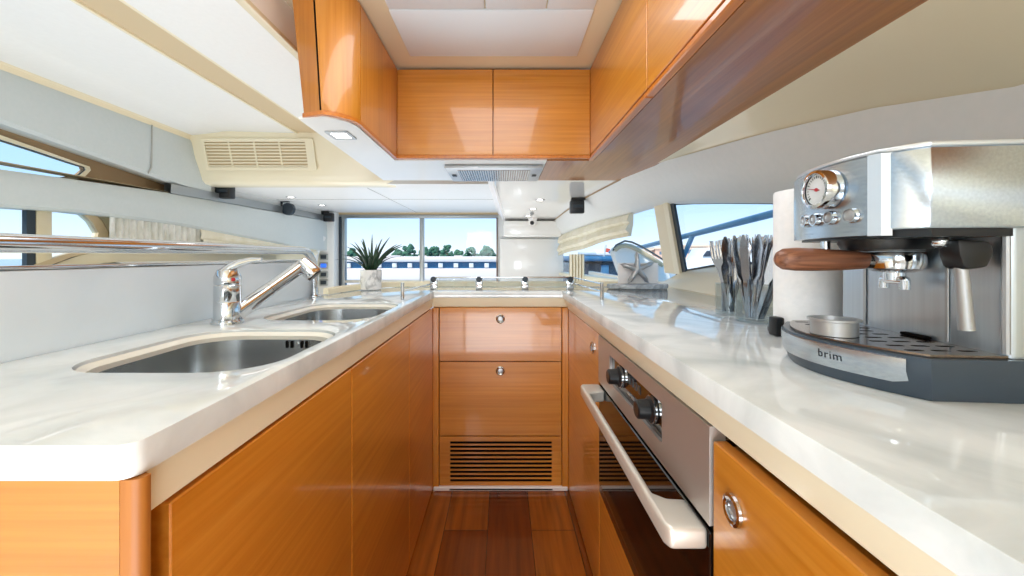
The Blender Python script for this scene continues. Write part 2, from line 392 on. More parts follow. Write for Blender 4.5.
# cream roman blind, folded, aft part of left side
b = MB(); rows = []
for i in range(25):
    y = 2.55+i*(4.12-2.55)/24; zt = interp(lo_bot, y)[0]+.015; zb = 1.098-.01*(y-2.5)
    hh = zt-zb
    rows.append([(XG+.06,y,zt),(XG+.075,y,zt-.3*hh),(XG+.066,y,zt-.5*hh),(XG+.085,y,zt-.52*hh),(XG+.088,y,zt-.85*hh),(XG+.07,y,zb),(XG+.06,y,zb)])
o = b.grid(rows).solid(.003).obj('roman_blind','fabric'); tag(o, 'cream folded roman blind along the left side above the chrome handrail', 'blind')
# side ledge below the window
struct(MB().box((XG,-1.7,.86),(-1.72,3.55,1.03),.02).obj('trim_12','cream'))
struct(MB().grid([[(-1.86,y,1.031),(-1.75,y,1.043),(-1.715,y,1.036),(-1.70,y,.9)] for y in (1.85,2.2,3,3.56)]).obj('trim_13','xwhite'))
# pillar at the aft end of the left side
struct(MB().tube([at(321,236,4.27),at(314,252,4.22),at(311,268,4.2),at(310,300,4.2)],.05,16).obj('trim_14','white'))

# ---- saloon ceiling and drop
YA = 4.50
struct(MB().prism([(2.60,1.526),(YA+.1,1.545),(YA+.1,1.575),(2.60,1.556)],-1.9,-.066,'x').obj('ceiling_saloon','ceil'))
struct(MB().box((-1.5,2.7,0),(-1.496,2.72,.001)).obj('trim_15','seam')) if False else None
for i, (a, c2) in enumerate((((372,190),(409,211)),)):
    p = at(a[0],a[1],2.85); q = at(c2[0],c2[1],4.1)
    struct(MB().tube([(p.x,2.75,1.5268),(q.x,4.45,1.5438)],.0025,6).obj('trim_16','seam'))
struct(MB().tube([(-1.85,3.35,1.5328),(-.08,3.35,1.5328)],.0025,6).obj('trim_17','seam'))
# lower starboard ceiling, its edge follows the side band
edge = [(1.96,.75),(2.4,.67),(2.97,.60),(3.7,.565),(YA+.05,.546)]
zlow = lambda y: 1.512-(y-2.4)/(YA-2.4)*.06
ys = [2.36,2.6,2.97,3.3,3.7,4.1,YA+.05]
rows = [[(-.088+.078*(y-2.4)/(YA-2.4)+.03,y,zlow(y)),(.3,y,zlow(y)),(interp(edge,y)[0]+.02,y,zlow(y))] for y in ys]
struct(MB().grid(rows).obj('ceiling_starboard','gloss'))
rows = [[(-.098+.035*(y-2.4)/(YA-2.4),y,1.53+.02*(y-2.4)/(YA-2.4)),(-.094+.035*(y-2.4)/(YA-2.4),y,1.52+.02*(y-2.4)/(YA-2.4)),(-.062+.078*(y-2.4)/(YA-2.4),y,zlow(y)-.006),(-.05+.078*(y-2.4)/(YA-2.4),y,zlow(y)+.001)] for y in ys]
struct(MB().grid(rows).obj('trim_18','xwhite'))
struct(MB().tube([(interp(edge,y)[0],y,zlow(y)-.001) for y in ys],.006,8).obj('trim_19','brown'))

# ---- starboard side: white padded band, cream panel, sill
bot = [(-1.7,.95,1.0),(.2,.94,1.05),(.72,.93,1.14),(1.0,.925,1.19),(1.39,.92,1.249),(1.754,.92,1.297),(2.2,.91,1.35),(2.48,.90,1.36),(2.83,.85,1.346),(3.21,.76,1.336),(3.8,.68,1.31),(YA,.615,1.277)]
top = [(-1.7,.93,1.30),(.2,.92,1.34),(.708,.90,1.365),(.942,.85,1.41),(1.197,.80,1.438),(1.455,.775,1.464),(1.96,.75,1.517),(2.4,.67,1.512),(2.97,.60,1.494),(3.7,.565,1.473),(YA,.545,1.452)]
ys = [-1.7,-.8,.2,.5,.72,.94,1.1,1.25,1.39,1.6,1.754,1.96,2.2,2.4,2.6,2.83,3.0,3.21,3.5,3.8,4.15,YA]
rows = []
for y in ys:
    bx, bz = interp(bot, y); tx, tz = interp(top, y); r = []
    for k in range(9):
        s_ = k/8; bul = math.sin(s_*PI)*.035
        r.append((bx+(tx-bx)*s_-bul*.6, y, bz+(tz-bz)*s_-bul*.4*0))
    rows.append([(bx+.03,y,bz+.005),(bx+.008,y,bz-.001)]+r+[(tx+.03,y,tz+.004)])
struct(MB().grid(rows).obj('wall_right', 'white'))
ys2 = [-1.7,-.8,.2,.5,.72,.94,1.1,1.25,1.39,1.6,1.8,1.96]
rows = []
for y in ys2:
    tx, tz = interp(top, y); wx, wz = .735, 1.512
    rows.append([(tx+.01,y,tz-.004),(tx*.75+wx*.25+.008,y,tz*.75+wz*.25),(tx*.5+wx*.5+.006,y,(tz+wz)/2),(wx,y,wz)])
struct(MB().grid(rows).obj('wall_right_upper', 'cream_d'))
sill = [(-1.7,1.15),(.2,1.11),(1.2,1.06),(1.84,1.021),(2.13,.987),(2.26,.95),(2.4,.912),(YA,.895)]
gx = lambda y: interp(bot, y)[0]+.022
rows = []
for y in [-1.7,.2,.8,1.2,1.5,1.84,2.0,2.13,2.35,2.8,3.3,3.9,YA]:
    z = interp(sill, y)[0]; g = gx(y); c0 = .835 if y < 2.2 else max(.6, g-.1)
    if y > 2.2: c0 = g-.03
    z0 = min(CT, z-.03)
    rows.append([(c0+.005,y,.86),(c0+.005,y,z0+.004),(c0+(.02 if y < 2.2 else .008),y,z0+.018),(g-.02,y,z-.008),(g-.005,y,z),(g+.03,y,z+.002)])
struct(MB().grid(rows).obj('wall_right_sill', 'cream'))
# windows
def winpane(name, ya, yb, n=14):
    w = sthing(name, (gx(ya), ya, 1.1))
    rows = []
    for i in range(n+1):
        y = ya+(yb-ya)*i/n; bx, bz = interp(bot, y); rows.append([(gx(y)+.006,y,interp(sill,y)[0]-.005),(bx+.02,y,bz+.01)])
    MB().grid(rows).obj('pane','glass',w); return w
w3 = winpane('window_3', .2, 2.22); w4 = winpane('window_4', 2.32, YA-.05)
def bar(p, q, wy, dx, bev=.006):
    """flat post between two points, wy along Y"""
    p, q = Vector(p), Vector(q)
    return MB().grid([[(c.x-dx,c.y-wy,c.z),(c.x-dx,c.y+wy,c.z),(c.x+dx,c.y+wy,c.z),(c.x+dx,c.y-wy,c.z)] for c in (p, q)], True)
pt, pb = (.906,2.33,1.37), (.925,2.215,.975)
bar(pt, pb, .10, .012).obj('mullion','cream_d',w4)
bar((pt[0]-.004,pt[1]-.07,pt[2]),(pb[0]-.004,pb[1]-.072,pb[2]),.03,.011).obj('mullion_lip','cream',w4)
bar((pt[0]+.006,pt[1]-.12,pt[2]),(pb[0]+.006,pb[1]-.12,pb[2]),.022,.006).obj('gasket','gasket',w3)
b = MB().tube([(interp(bot,y)[0]+.016,y,interp(bot,y)[1]+.002) for y in (.3,.72,1.0,1.39,1.754,2.0,2.25)],.006,8); b.obj('gasket','gasket',w3)
b = MB().tube([(gx(y),y,interp(sill,y)[0]+.004) for y in (.3,1.2,1.84,2.13,2.2)],.006,8); b.obj('gasket','gasket',w3)
# ---- cream roman blind and side curtain on the starboard window
b = MB(); rows = []
for i in range(33):
    s_ = i/32; y = YA-.12+(2.72-YA+.12)*s_
    bx, bz = interp(bot, y); sag = .008*math.sin(s_*PI*3); dz = .175-.03*s_
    r = []
    zT = bz+.012; zB = 1.075+.128*s_
    for f, dx in ((0,.0),(.12,-.03),(.36,-.045),(.46,-.02),(.43,-.012),(.5,-.03),(.74,-.055),(.86,-.03),(.82,-.018),(.88,-.03),(1.0,-.04),(1.0,-.012),(.5,.004),(0.05,.006)):
        r.append((bx+dx*.9-.005, y, zT+(zB-zT)*f+sag*f))
    rows.append(r)
b.poly(rows[-1]); b.poly(rows[0])
o = b.grid(rows, True).obj('roman_blind','fabric'); tag(o, 'cream roman blind folded up over the far right window', 'blind')
rows = []
for i in range(41):
    s_ = i/40; x = .598+.115*s_; o_ = .014*math.sin(s_*5*2*PI)
    rows.append([(x,3.70-.10*s_+o_,1.085),(x,3.70-.10*s_+o_*1.2,.98),(x,3.70-.10*s_+o_*1.1,.80)])
o = MB().grid(rows).solid(.002).obj('window_curtain','fabric'); tag(o, 'beige gathered curtain hanging below the roman blind at the far right', 'curtain')

# ---- aft wall: sliding window, cream panel right, left jamb
wl, wr = at(343,250,YA).x, at(497,250,YA).x
wt, wb = at(400,217,YA).z, .62
b = MB().prism([(-2.0,0),(.64,0),(.64,1.6),(-2.0,1.6)], YA, YA+.06, 'y', 0, 1, [[(wl,wb),(wr,wb),(wr,wt),(wl,wt)]])
struct(b.obj('wall_aft','white'))
w5 = sthing('window_5', (wl,YA,wb))
b = MB().box((wl-.04,YA-.03,wt-.012),(wr+.01,YA+.04,wt+.022),.004); b.obj('head_rail','frame',w5)
MB().box((wl-.05,YA-.02,wt+.022),(wr+.02,YA+.0,wt+.052),.004).obj('pelmet','beige',w5)
MB().box((wl-.045,YA-.035,wb),(wl-.005,YA+.05,wt),.004).obj('jamb','gasket',w5)
MB().box((wl-.005,YA-.03,wb),(wl+.03,YA+.04,wt-.01),.004).obj('jamb','frame',w5)
MB().box((wr-.008,YA-.02,wb),(wr+.01,YA+.05,wt),.003).obj('jamb','dsteel',w5)
mx_ = at(422,250,YA).x
MB().box((mx_-.022,YA-.025,wb),(mx_+.022,YA+.035,wt),.005).obj('mullion','frame',w5)
MB().box((wl,YA-.02,wb),(wr,YA+.04,wb+.12),.004).obj('bottom_rail','frame',w5)
MB().box((wl,YA-.012,at(400,281,YA).z-.02),(wr,YA+.03,at(400,281,YA).z+.012),.004).obj('mid_rail','alu',w5)
MB().poly([(wl,YA+.02,wb),(wr,YA+.02,wb),(wr,YA+.02,wt),(wl,YA+.02,wt)]).obj('pane','glass',w5)
b = MB().cyl((at(338,275,YA).x,YA-.06,.86),.01,.16,'z',12).box((at(338,275,YA).x-.012,YA-.06,.93),(at(338,275,YA).x+.012,YA-.02,.95),.003); b.obj('handle','chrome',w5)
# glossy white locker panel to the right of the window, and rounded cornice above
struct(MB().box((wr+.03,YA-.03,.5),(.66,YA+.0,at(520,238,YA).z-.01),.01).obj('wall_aft_panel','gloss'))
b = MB().prism(rrect(at(503,0,YA-.15).x,at(0,237,YA-.15).z,.62,at(0,221,YA-.15).z,.03,6), YA-.2, YA, 'y', .02, 3)
struct(b.obj('trim_20','gloss'))
struct(MB().box((-2.0,YA-.16,.5),(at(334,0,YA-.16).x,YA,1.545),.02).obj('wall_aft_left','white'))
# wall behind the camera
struct(MB().box((-2.0,-1.75,0),(1.05,-1.7,1.97)).obj('wall_back','white'))
# hull sides below
struct(MB().box((-2.02,-1.7,0),(-1.96,4.6,.90)).obj('wall_left_lower','cream'))
struct(MB().box((.96,-1.7,0),(1.0,4.6,.90)).obj('wall_right_lower','cream'))
struct(MB().box((-2.02,-1.7,1.83),(1.0,2.6,1.99)).obj('ceiling_deck','white')) if False else None
struct(MB().prism([(-2.05,1.86),(-.78,1.86),(-.78,1.975),(1.0,1.975),(1.0,2.0),(-2.05,2.0)],-1.75,2.74,'y').obj('ceiling_deck','white'))
struct(MB().box((-2.05,2.72,1.60),(1.0,YA+.1,1.63)).obj('ceiling_deck_aft','white'))
struct(MB().box((XW-.14,-1.7,1.60),(XW-.09,2.5,1.9)).obj('wall_left_outer','white'))

# ================================================================ GALLEY UNITS
# U-shaped worktop
out = [(-.748,YN),(CXL-.016,YN)]
for k in range(1,7):
    a = -PI/2+k*PI/12; out.append((CXL-.016+.016*math.cos(a), YN+.016+.016*math.sin(a)))
out += [(CXL,1.862),(CXR,1.862),(CXR,-.6),(.835,-.6),(.835,2.16),(-.46,2.16),(-.54,2.145),(-.61,2.10),(-.665,2.02),(-.71,1.90),(-.735,1.78),(-.748,1.64)]
S1 = (-.642,.562,-.338,.895); S2 = (-.632,1.02,-.338,1.40)
b = MB().prism(out, CB, CT, 'z', .006, 3, [rrect(*S1,.085,8), rrect(*S2,.085,8)])
wt_ = b.obj('worktop','counter'); tag(wt_, 'white polished stone worktop running round the galley in a U', 'worktop')
# sinks
def sink(S, label, over):
    cx, cy = (S[0]+S[2])/2, (S[1]+S[3])/2
    t = thing('sink', label, 'sink', (cx,cy,CT-.02), group=None)
    g = .003; o1 = rrect(S[0]+g,S[1]+g,S[2]-g,S[3]-g,.082,8); i1 = rrect(S[0]+.012,S[1]+.012,S[2]-.012,S[3]-.012,.074,8)
    rows = [[(x,y,CT-.005) for x, y in o1],[(x,y,CT-.009) for x, y in rrect(S[0]+.008,S[1]+.008,S[2]-.008,S[3]-.008,.078,8)],[(x,y,CT-.012) for x, y in i1],[(x,y,CT-.024) for x, y in i1]]
    MB().grid(rows, True).obj('rim','rimstone',t)
    rows = []
    for ins, z in ((.0145,CT-.0195),(.016,CT-.05),(.022,CT-.11),(.032,CT-.135),(.055,CT-.148),(.09,CT-.152)):
        rows.append([(x,y,z) for x, y in rrect(S[0]+ins,S[1]+ins,S[2]-ins,S[3]-ins,max(.02,.085-ins*.4),8)])
    b = MB().grid(rows, True); b.poly(rows[-1]); b.obj('basin','sink',t)
    MB().lathe([(.0,CT-.1475),(.02,CT-.1475),(.035,CT-.149),(.04,CT-.151)],(cx,cy,0)).obj('drain','chrome',t)
    if over:
        x0 = -.442
        for k in (0,1,3,4): MB().box((x0+(k-2)*.0105-.0028,S[3]-.0185,CT-.037),(x0+(k-2)*.0105+.0028,S[3]-.0135,CT-.022),.001,1).obj('overflow_slot','gap',t)
        MB().cyl((x0,S[3]-.0165,CT-.029),.004,.004,'y',12).obj('screw','chrome',t)
    return t
sink(S1, 'nearer stainless steel sink bowl with overflow slots, beside the mixer tap', True)
sink(S2, 'farther stainless steel sink bowl, between tap and potted plant', False)

# cream strip under the worktop
b = MB()
pl = [(CXL-.004,CB),(CXL-.004,CB-.006),(XL-.004,.832),(XL-.03,.828),(XL-.03,CB)]
b.prism(pl, YN+.015, 1.88, 'y', 0) if False else None
rows = [[(CXL-.006,y,CB),(CXL-.006,y,CB-.012),(XL-.001,y,.838),(XL-.03,y,.830),(XL-.03,y,CB)] for y in (.366,1.87)]
b.grid(rows, True); struct(b.obj('trim_21','pale_cream'))
rows = [[(x,1.864,CB),(x,1.866,CB-.010),(x,1.879,.838),(x,1.90,.832),(x,1.90,CB)] for x in (XL,XR)]
struct(MB().grid(rows, True).obj('trim_22','pale_cream'))
rows = [[(CXR+.008,y,CB),(CXR+.010,y,CB-.012),(XR-.001,y,.830),(XR+.03,y,.812),(XR+.03,y,CB)] for y in (-.6,1.878)]
struct(MB().grid(rows, True).obj('trim_23','pale_cream'))

def lock(parent, c, axis, r=.02):
    b = MB().lathe([(r*.62,.001),(r*.62,.004),(r*.8,.0055),(r*.98,.004),(r,0.0)],c,axis); l = b.obj('lock_ring','chrome',parent)
    MB().lathe([(0,.002),(r*.35,.002),(r*.55,.0012),(r*.62,.0005)],c,axis).obj('push_button','silver',l)
    return l
# left run of three cabinets
ysd = [(.393,.868),(.868,1.40),(1.40,1.899)]
labs = ['nearest of the three orange wooden cabinets under the sinks, beside rounded end post',
        'middle of the three orange wooden cabinets under the sinks',
        'farthest of the three orange wooden cabinets under the sinks, next to the drawers']
for (ya, yb), lb in zip(ysd, labs):
    t = thing('base_cabinet', lb, 'cabinet', (XL-.2,(ya+yb)/2,0), group='cabinets under the sinks')
    MB().box((-.74,ya+.004,.02),(XL-.022,yb-.002,.74)).obj('carcass','wdark',t)
    MB().box((XL-.02,ya+.0015,.012),(XL,yb-.0015,.832),.0015,1).obj('door','wy',t)
# end panel of the left run
t = thing('end_panel', 'wooden end panel with rounded corner post closing the left worktop run', 'panel', (-.5,.37,0))
MB().box((-.745,YN+.003,.02),(-.3265,.364,CB-.001)).obj('panel','wpanel_shaded',t)
pp = [(-.326,.364),(-.326,YN+.003)]+[(-.318+.009*math.cos(a),YN+.012+.009*math.sin(a)) for a in [-PI/2+k*PI/12 for k in range(0,8)]]+[(-.313,.361),(-.318,.364)]
MB().prism(pp,.02,CB-.001).obj('corner_post','wpost',t)
# far drawer unit
t = thing('drawer_cabinet', 'orange wooden drawer unit with a slotted vent across the end of the galley', 'cabinet', (0,2.0,0))
MB().box((XL+.002,1.90,.0),(XR-.002,2.14,.83)).obj('carcass','wdark',t)
MB().box((XL+.0004,1.868,.0),(-.293,1.9,.834),.002,1).obj('stile','wz',t); MB().box((.270,1.868,.0),(XR-.0004,1.9,.834),.002,1).obj('stile','wz',t)
for z0, z1, lz in ((.588,.834,.782),(.246,.584,.544)):
    d = MB().box((-.291,1.880,z0),(.268,1.9,z1),.0015,1).obj('drawer','wx',t)
    lock(d, (-.012,1.8795,lz), '-y', .021)
vx0, vx1, vz0, vz1 = at(450,0,D).x, at(552,0,D).x, at(0,483,D).z, at(0,441,D).z
sl = 10; st = (vz1-vz0)/sl
holes = [rrect(vx0,vz0+k*st+st*.30,vx1,vz0+k*st+st*.92,.004,2) for k in range(sl)]
v = MB().prism([(-.291,.016),(.268,.016),(.268,.242),(-.291,.242)],1.880,1.884,'y',0,1,holes).obj('vent_panel','wx',t)
MB().box((vx0-.01,1.8845,vz0-.01),(vx1+.01,1.889,vz1+.01)).obj('vent_backing','gap',v)
b = MB().box((XL+.004,1.862,.001),(XR-.004,1.879,.020),.003,1); k_ = b.obj('kick_strip','xwhite',t)
MB().box((vx0,1.8605,.007),(vx1,1.8635,.0125)).obj('kick_slot','gap',k_)

# right run
OY0, OY1, OZ0, OZ1 = .585, 1.268, .343, .826
def rcab(ya, yb, z1, label, lk):
    t = thing('base_cabinet', label, 'cabinet', (XR+.2,(ya+yb)/2,0), group='cabinets along the right')
    MB().box((XR+.022,ya+.002,.02),(.82,yb-.002,.80)).obj('carcass','wdark',t)
    d = MB().box((XR,ya+.0015,.012),(XR+.02,yb-.0015,z1),.0015,1).obj('door','wy',t)
    lock(d, (XR-.0005,lk[0],lk[1]), '-x', .02); return t
rcab(1.27, 1.899, .826, 'narrow wooden cabinet between the oven and the drawer unit', (1.36,.766))
rcab(-.55, .583, .808, 'wooden cabinet nearest the camera on the right, with large round lock', (.529,.742))
t = thing('base_cabinet', 'low wooden panel drawer directly beneath the built-in oven', 'cabinet', (XR+.2,.92,0))
MB().box((XR,OY0+.002,.012),(XR+.02,OY1-.001,OZ0-.004),.0015,1).obj('front','wy',t)
MB().box((XR+.022,OY0+.004,.02),(.82,OY1-.003,OZ0-.01)).obj('carcass','wdark',t)
# oven
t = thing('oven', 'built-in black glass and steel oven with bar handle in the right run', 'oven', (XR+.2,.92,OZ0))
MB().box((XR+.02,OY0+.006,OZ0),(.80,OY1-.006,OZ1-.004)).obj('casing','dsteel',t)
cpz = .684
hole = rrect(.762,.722,1.135,.796,.003,2)
cp = MB().prism([(OY0+.001,cpz),(OY1-.001,cpz),(OY1-.001,OZ1),(OY0+.001,OZ1)], XR-.003, XR+.02, 'x', 0, 1, [hole]).obj('control_panel','osteel',t)
MB().box((XR+.004,.76,.72),(XR+.012,1.137,.798)).obj('display','bgloss',cp)
for yk in (1.044,.822):
    k_ = MB().lathe([(.0,.036),(.015,.036),(.0185,.033),(.02,.012),(.026,.009),(.027,.0)],(XR+.004,yk,.763),'-x',28).obj('knob','black',cp)
    MB().lathe([(.0275,.002),(.0275,.007),(.0235,.0085)],(XR+.004,yk,.763),'-x',28).obj('knob_ring','chrome',k_)
b = MB()
for i in range(4): b.box((XR+.001,.885+i*.028,.737),(XR+.0045,.903+i*.028,.744),.001,1)
b.obj('touch_button','silver',cp)
b = MB()
for i, yy in enumerate((.90,.925,.95,.975)): b.box((XR+.0025,yy,.765),(XR+.0042,yy+.014,.782))
b.obj('clock_digits', mat('dim_digits','#3a3a3a',.3), cp)
MB().box((XR+.005,OY0+.002,cpz-.010),(XR+.02,OY1-.002,cpz-.001)).obj('seal','gap',t)
d = MB().box((XR-.002,OY0+.002,OZ0+.03),(XR+.02,OY1-.002,cpz-.011),.002,1).obj('door','bgloss',t)
MB().box((XR-.001,OY0+.002,OZ0),(XR+.02,OY1-.002,OZ0+.0285),.002,1).obj('lower_trim','dsteel',t)
hz0, hz1 = .645, .677
hp = []
pl = [(XR-.062,OY0+.02),(XR-.062,OY1-.02),(XR-.056,OY1-.006),(XR-.002,OY1-.006),(XR-.002,OY1-.075),(XR-.024,OY1-.08),(XR-.049,OY1-.09),(XR-.049,OY0+.098),(XR-.032,OY0+.083),(XR-.002,OY0+.08),(XR-.002,OY0+.006),(XR-.056,OY0+.006)]
MB().prism(pl,hz0,hz1,'z',.006,3).obj('handle','alu',d)

# ---- splash, handrail
struct(MB().box((-.772,-.6,CT-.04),(-.750,1.635,1.048),.003).obj('wall_galley','splash'))
struct(MB().box((-.776,-.6,1.0485),(-.748,1.64,1.055),.002).obj('trim_24','chrome'))
struct(MB().box((-.775,-.6,0),(-.752,1.64,CT-.045)).obj('wall_galley_lower','cream'))
b = MB(); pts = [(-.742,-.6,1.089),(-.742,.3,1.089),(-.742,1.0,1.090),(-.742,1.515,1.091)]
for k in range(1,9):
    a = k*PI/2/8; pts.append((-.742,1.515+.10*math.sin(a),1.091-.10*(1-math.cos(a))))
pts.append((-.742,1.615,CT+.002))
t = thing('handrail', 'long polished chrome handrail above the left splashback, bent down at its end', 'handrail', (-.742,1.615,CT))
b.tube(pts,.0148,20).obj('rail','chrome',t)
MB().lathe([(.0,.0),(.028,0),(.028,.005),(.018,.008),(.0,.008)],(-.742,1.615,CT+.0005)).obj('flange','chrome',t)
for yy in (.45,):
    MB().tube([(-.742,yy,1.08),(-.742,yy,1.053)],.008,12).obj('standoff','chrome',t)

# ---- beige curb behind the back worktop
cpth = [(-.735,1.70),(-.722,1.80),(-.698,1.90),(-.655,2.01),(-.603,2.085),(-.535,2.128),(-.455,2.143),(0,2.143),(.66,2.143)]
rows = []
for i, (x, y) in enumerate(cpth):
    a = cpth[max(i-1,0)]; c2 = cpth[min(i+1,len(cpth)-1)]; d_ = Vector((c2[0]-a[0],c2[1]-a[1],0)).normalized(); n_ = Vector((d_.y,-d_.x,0))
    p = Vector((x,y,CT)); rows.append([p+n_*.011+Vector((0,0,.0005)),p+n_*.011+Vector((0,0,.022)),p+n_*.004+Vector((0,0,.028)),p-n_*.004+Vector((0,0,.028)),p-n_*.011+Vector((0,0,.022)),p-n_*.011+Vector((0,0,.0005))])
b = MB().grid(rows, True); b.poly(rows[0]); b.poly(rows[-1]); struct(b.obj('trim_25','pale_cream'))
# glass fiddle rail with clamps
t = thing('fiddle_rail', 'low glass and chrome fiddle rail along the back worktop', 'rail', (0,1.94,CT))
MB().box((-.335,1.936,CT+.012),(.345,1.944,CT+.055),.002,1).obj('glass_strip','cglass',t)
for xc in (-.327,-.113,.104,.316):
    c_ = MB().box((xc-.016,1.926,CT+.0005),(xc+.016,1.932,CT+.048),.003).box((xc-.016,1.948,CT+.0005),(xc+.016,1.954,CT+.048),.003).box((xc-.016,1.926,CT+.0005),(xc+.016,1.954,CT+.008),.002).obj('clamp','chrome',t)
    MB().lathe([(0,.006),(.010,.006),(.0135,.003),(.0135,.0)],(xc,1.9255,CT+.05),'-y',20).obj('clamp_knob','gasket',c_)
MB().tube([(-.335,1.94,CT+.058),(.345,1.94,CT+.058)],.004,10).obj('top_rod','chrome',t)
for sx in (-1,1):
    xp, xq = (-.368,-.330) if sx < 0 else (.362,.336)
    MB().tube([(xp,1.50,CT+.0005),(xp,1.50,CT+.062)],.007,12).obj('post','chrome',t)
    MB().tube([(xp,1.50,CT+.030),(xq,1.93,CT+.030)],.0035,10).obj('rod','chrome',t)
    if sx > 0: MB().tube([(xp,1.50,CT+.058),(xq,1.93,CT+.058)],.0035,10).obj('rod','chrome',t)

# ---- faucet
t = thing('mixer_tap', 'chrome single lever mixer tap with pull-out spray beside the sinks', 'tap', (-.655,.975,CT))
c = Vector((-.655,.975,0))
MB().lathe([(0,CT+.0005),(.034,CT+.0005),(.034,CT+.006),(.029,CT+.010),(.0285,CT+.05),(.0275,CT+.052),(.0285,CT+.054),(.0285,1.000),(.027,1.002),(0,1.002)],c,'z',36).obj('body','chrome',t)
l = MB().lathe([(0,1.003),(.0275,1.003),(.0285,1.006),(.028,1.022),(.022,1.036),(.010,1.043),(0,1.044)],c,'z',36).obj('cap','chrome',t)
MB().tube([c+Vector((-.012,-.008,1.030)),c+Vector((.004,.003,1.042)),c+Vector((.022,.012,1.053)),c+Vector((.045,.018,1.060)),c+Vector((.068,.022,1.062))],[.014,.020,.018,.013,.007],16,flat=.55).obj('lever','chrome',l)
MB().cyl(c+Vector((.024,-.0165,1.015)),.0045,.004,'y',14).obj('hot_mark','red',l)
sA, sB = c+Vector((.012,.012,CT+.022)), at(302,266,1.12)
MB().tube([sA, sA.lerp(sB,.15), sA.lerp(sB,.48)],[.0195,.0185,.0175],24).obj('spout_arm','chrome',t)
MB().tube([sA.lerp(sB,.487), sA.lerp(sB,.9), sB, sB+Vector((.01,.002,.001))],[.0165,.0175,.0185,.017],24).obj('spray_handle','chrome',t)
e = sB+Vector((.006,.0,.004)); dn = Vector((.55,.10,-.62)).normalized()
h_ = MB().tube([e-dn*.016, e-dn*.010, e+dn*.014, e+dn*.036, e+dn*.040],[.010,.018,.022,.0245,.023],24).obj('spray_head','chrome',t)
MB().tube([e+dn*.0405, e+dn*.043],[.020,.019],20).obj('nozzle','black',h_)

# ---- wooden uppers
UB, UT = 1.519, 1.930
# far pair of doors
t = thing('wall_cupboard', 'orange wooden cupboard with two flat doors across the far end under the ceiling', 'cupboard', (-.04,2.1,UB))
MB().box((-.52,1.903,UB+.004),(.43,2.40,UT)).obj('carcass','wdark',t)
for xa, xb in ((-.4865,-.047),(-.044,.400)): MB().box((xa+.001,1.88,UB+.014),(xb-.001,1.90,UT-.004),.0015,1).obj('door','wx',t)
MB().box((-.492,1.872,UB-.002),(.40,1.9,UB+.012),.002,1).obj('bottom_trim','wtrim',t)
# left cupboard with bowed end
t = thing('wall_cupboard', 'narrow orange wooden cupboard with bowed end, hung at left of the far doors', 'cupboard', (-.56,1.6,UB))
fr = [(-.486,1.878),(-.486,1.405)]
cv = [(-.486,1.395),(-.490,1.37),(-.503,1.345),(-.523,1.322),(-.548,1.303),(-.572,1.293)]
MB().prism([(-.5035,1.9015),(-.5035,1.402),(-.4865,1.402),(-.4865,1.9015)][::-1],UB+.012,UT-.002).obj('door','wz',t)
inner = [(x-.012,y+.014) for x, y in cv]
MB().prism(cv+inner[::-1],UB+.012,UT-.002).obj('bowed_end','wz',t)
MB().prism([(-.578,1.2945),(-.640,1.320),(-.646,1.338),(-.646,1.36),(-.590,1.33)],UB+.004,UT-.002).obj('end_panel','wdark',t)
MB().prism([(-.640,1.87),(-.640,1.38),(-.56,1.335),(-.53,1.36),(-.507,1.41),(-.507,1.87)],UB+.008,UT-.004).obj('carcass','wdark',t)
tr = [(-.484,1.878)]+[(x+.003,y-.004) for x, y in cv]+[(-.645,1.318),(-.645,1.333),(-.575,1.306)]+[(x-.010,y+.010) for x, y in cv[::-1]]+[(-.5,1.878)]
MB().prism(tr,UB-.003,UB+.010).obj('bottom_trim','wtrim',t)
MB().tube([(-.575,1.2935,UB+.012),(-.575,1.2935,UT-.003)],.0022,8).obj('joint','gap',t)
for ch in t.children:
    if ch.name.split('.')[0] in ('bowed_end','end_panel','joint','carcass'):
        for v in ch.data.vertices:
            wx_ = v.co.x+t.location.x; v.co.x -= .105*max(0, v.co.z)*max(0, min(1, (-.486-wx_)/.16))
# right cupboards
ycuts = [(1.902,1.141),(1.137,.42),(.416,-.6)]
labs = ['far orange wooden wall cupboard on the right, beside the end doors','middle orange wooden wall cupboard on the right, in front of the far one','nearest orange wooden wall cupboard high on the right, overhead']
for (yb, ya), lb in zip(ycuts[:2], labs):
    t = thing('wall_cupboard', lb, 'cupboard', (.5,(ya+yb)/2,UB), group='wall cupboards on the right')
    if ya < .5: ya = -.6
    MB().box((.424,ya+.001,UB+.003),(.735,yb-.001,UT)).obj('carcass','wdark',t)
    MB().box((.400,ya+.001,UB+.016),(.419,yb-.001,UT-.002),.0015,1).obj('door','wy',t)
    MB().box((.420,ya+.001,UB+.002),(.424,yb-.001,UB+.02)).obj('finger_gap','gap',t)
    MB().box((.396,ya+.001,UB-.008),(.420,yb-.001,UB+.008),.003,1).obj('bottom_trim','wtrim',t)
# undersides
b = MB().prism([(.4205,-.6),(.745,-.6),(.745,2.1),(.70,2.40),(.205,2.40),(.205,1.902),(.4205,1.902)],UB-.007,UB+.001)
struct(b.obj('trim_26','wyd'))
b = MB().prism([(.203,1.902),(.203,2.40),(-.70,2.40),(-.665,1.40),(-.66,1.325),(-.59,1.312),(-.565,1.312),(-.545,1.325),(-.515,1.355),(-.50,1.40),(-.50,1.902)],UB-.006,UB+.002)
struct(b.obj('trim_27','satin'))
struct(MB().tube([(.742,-.6,UB-.006),(.745,1.9,UB-.004)],.005,8).obj('trim_28','brown'))
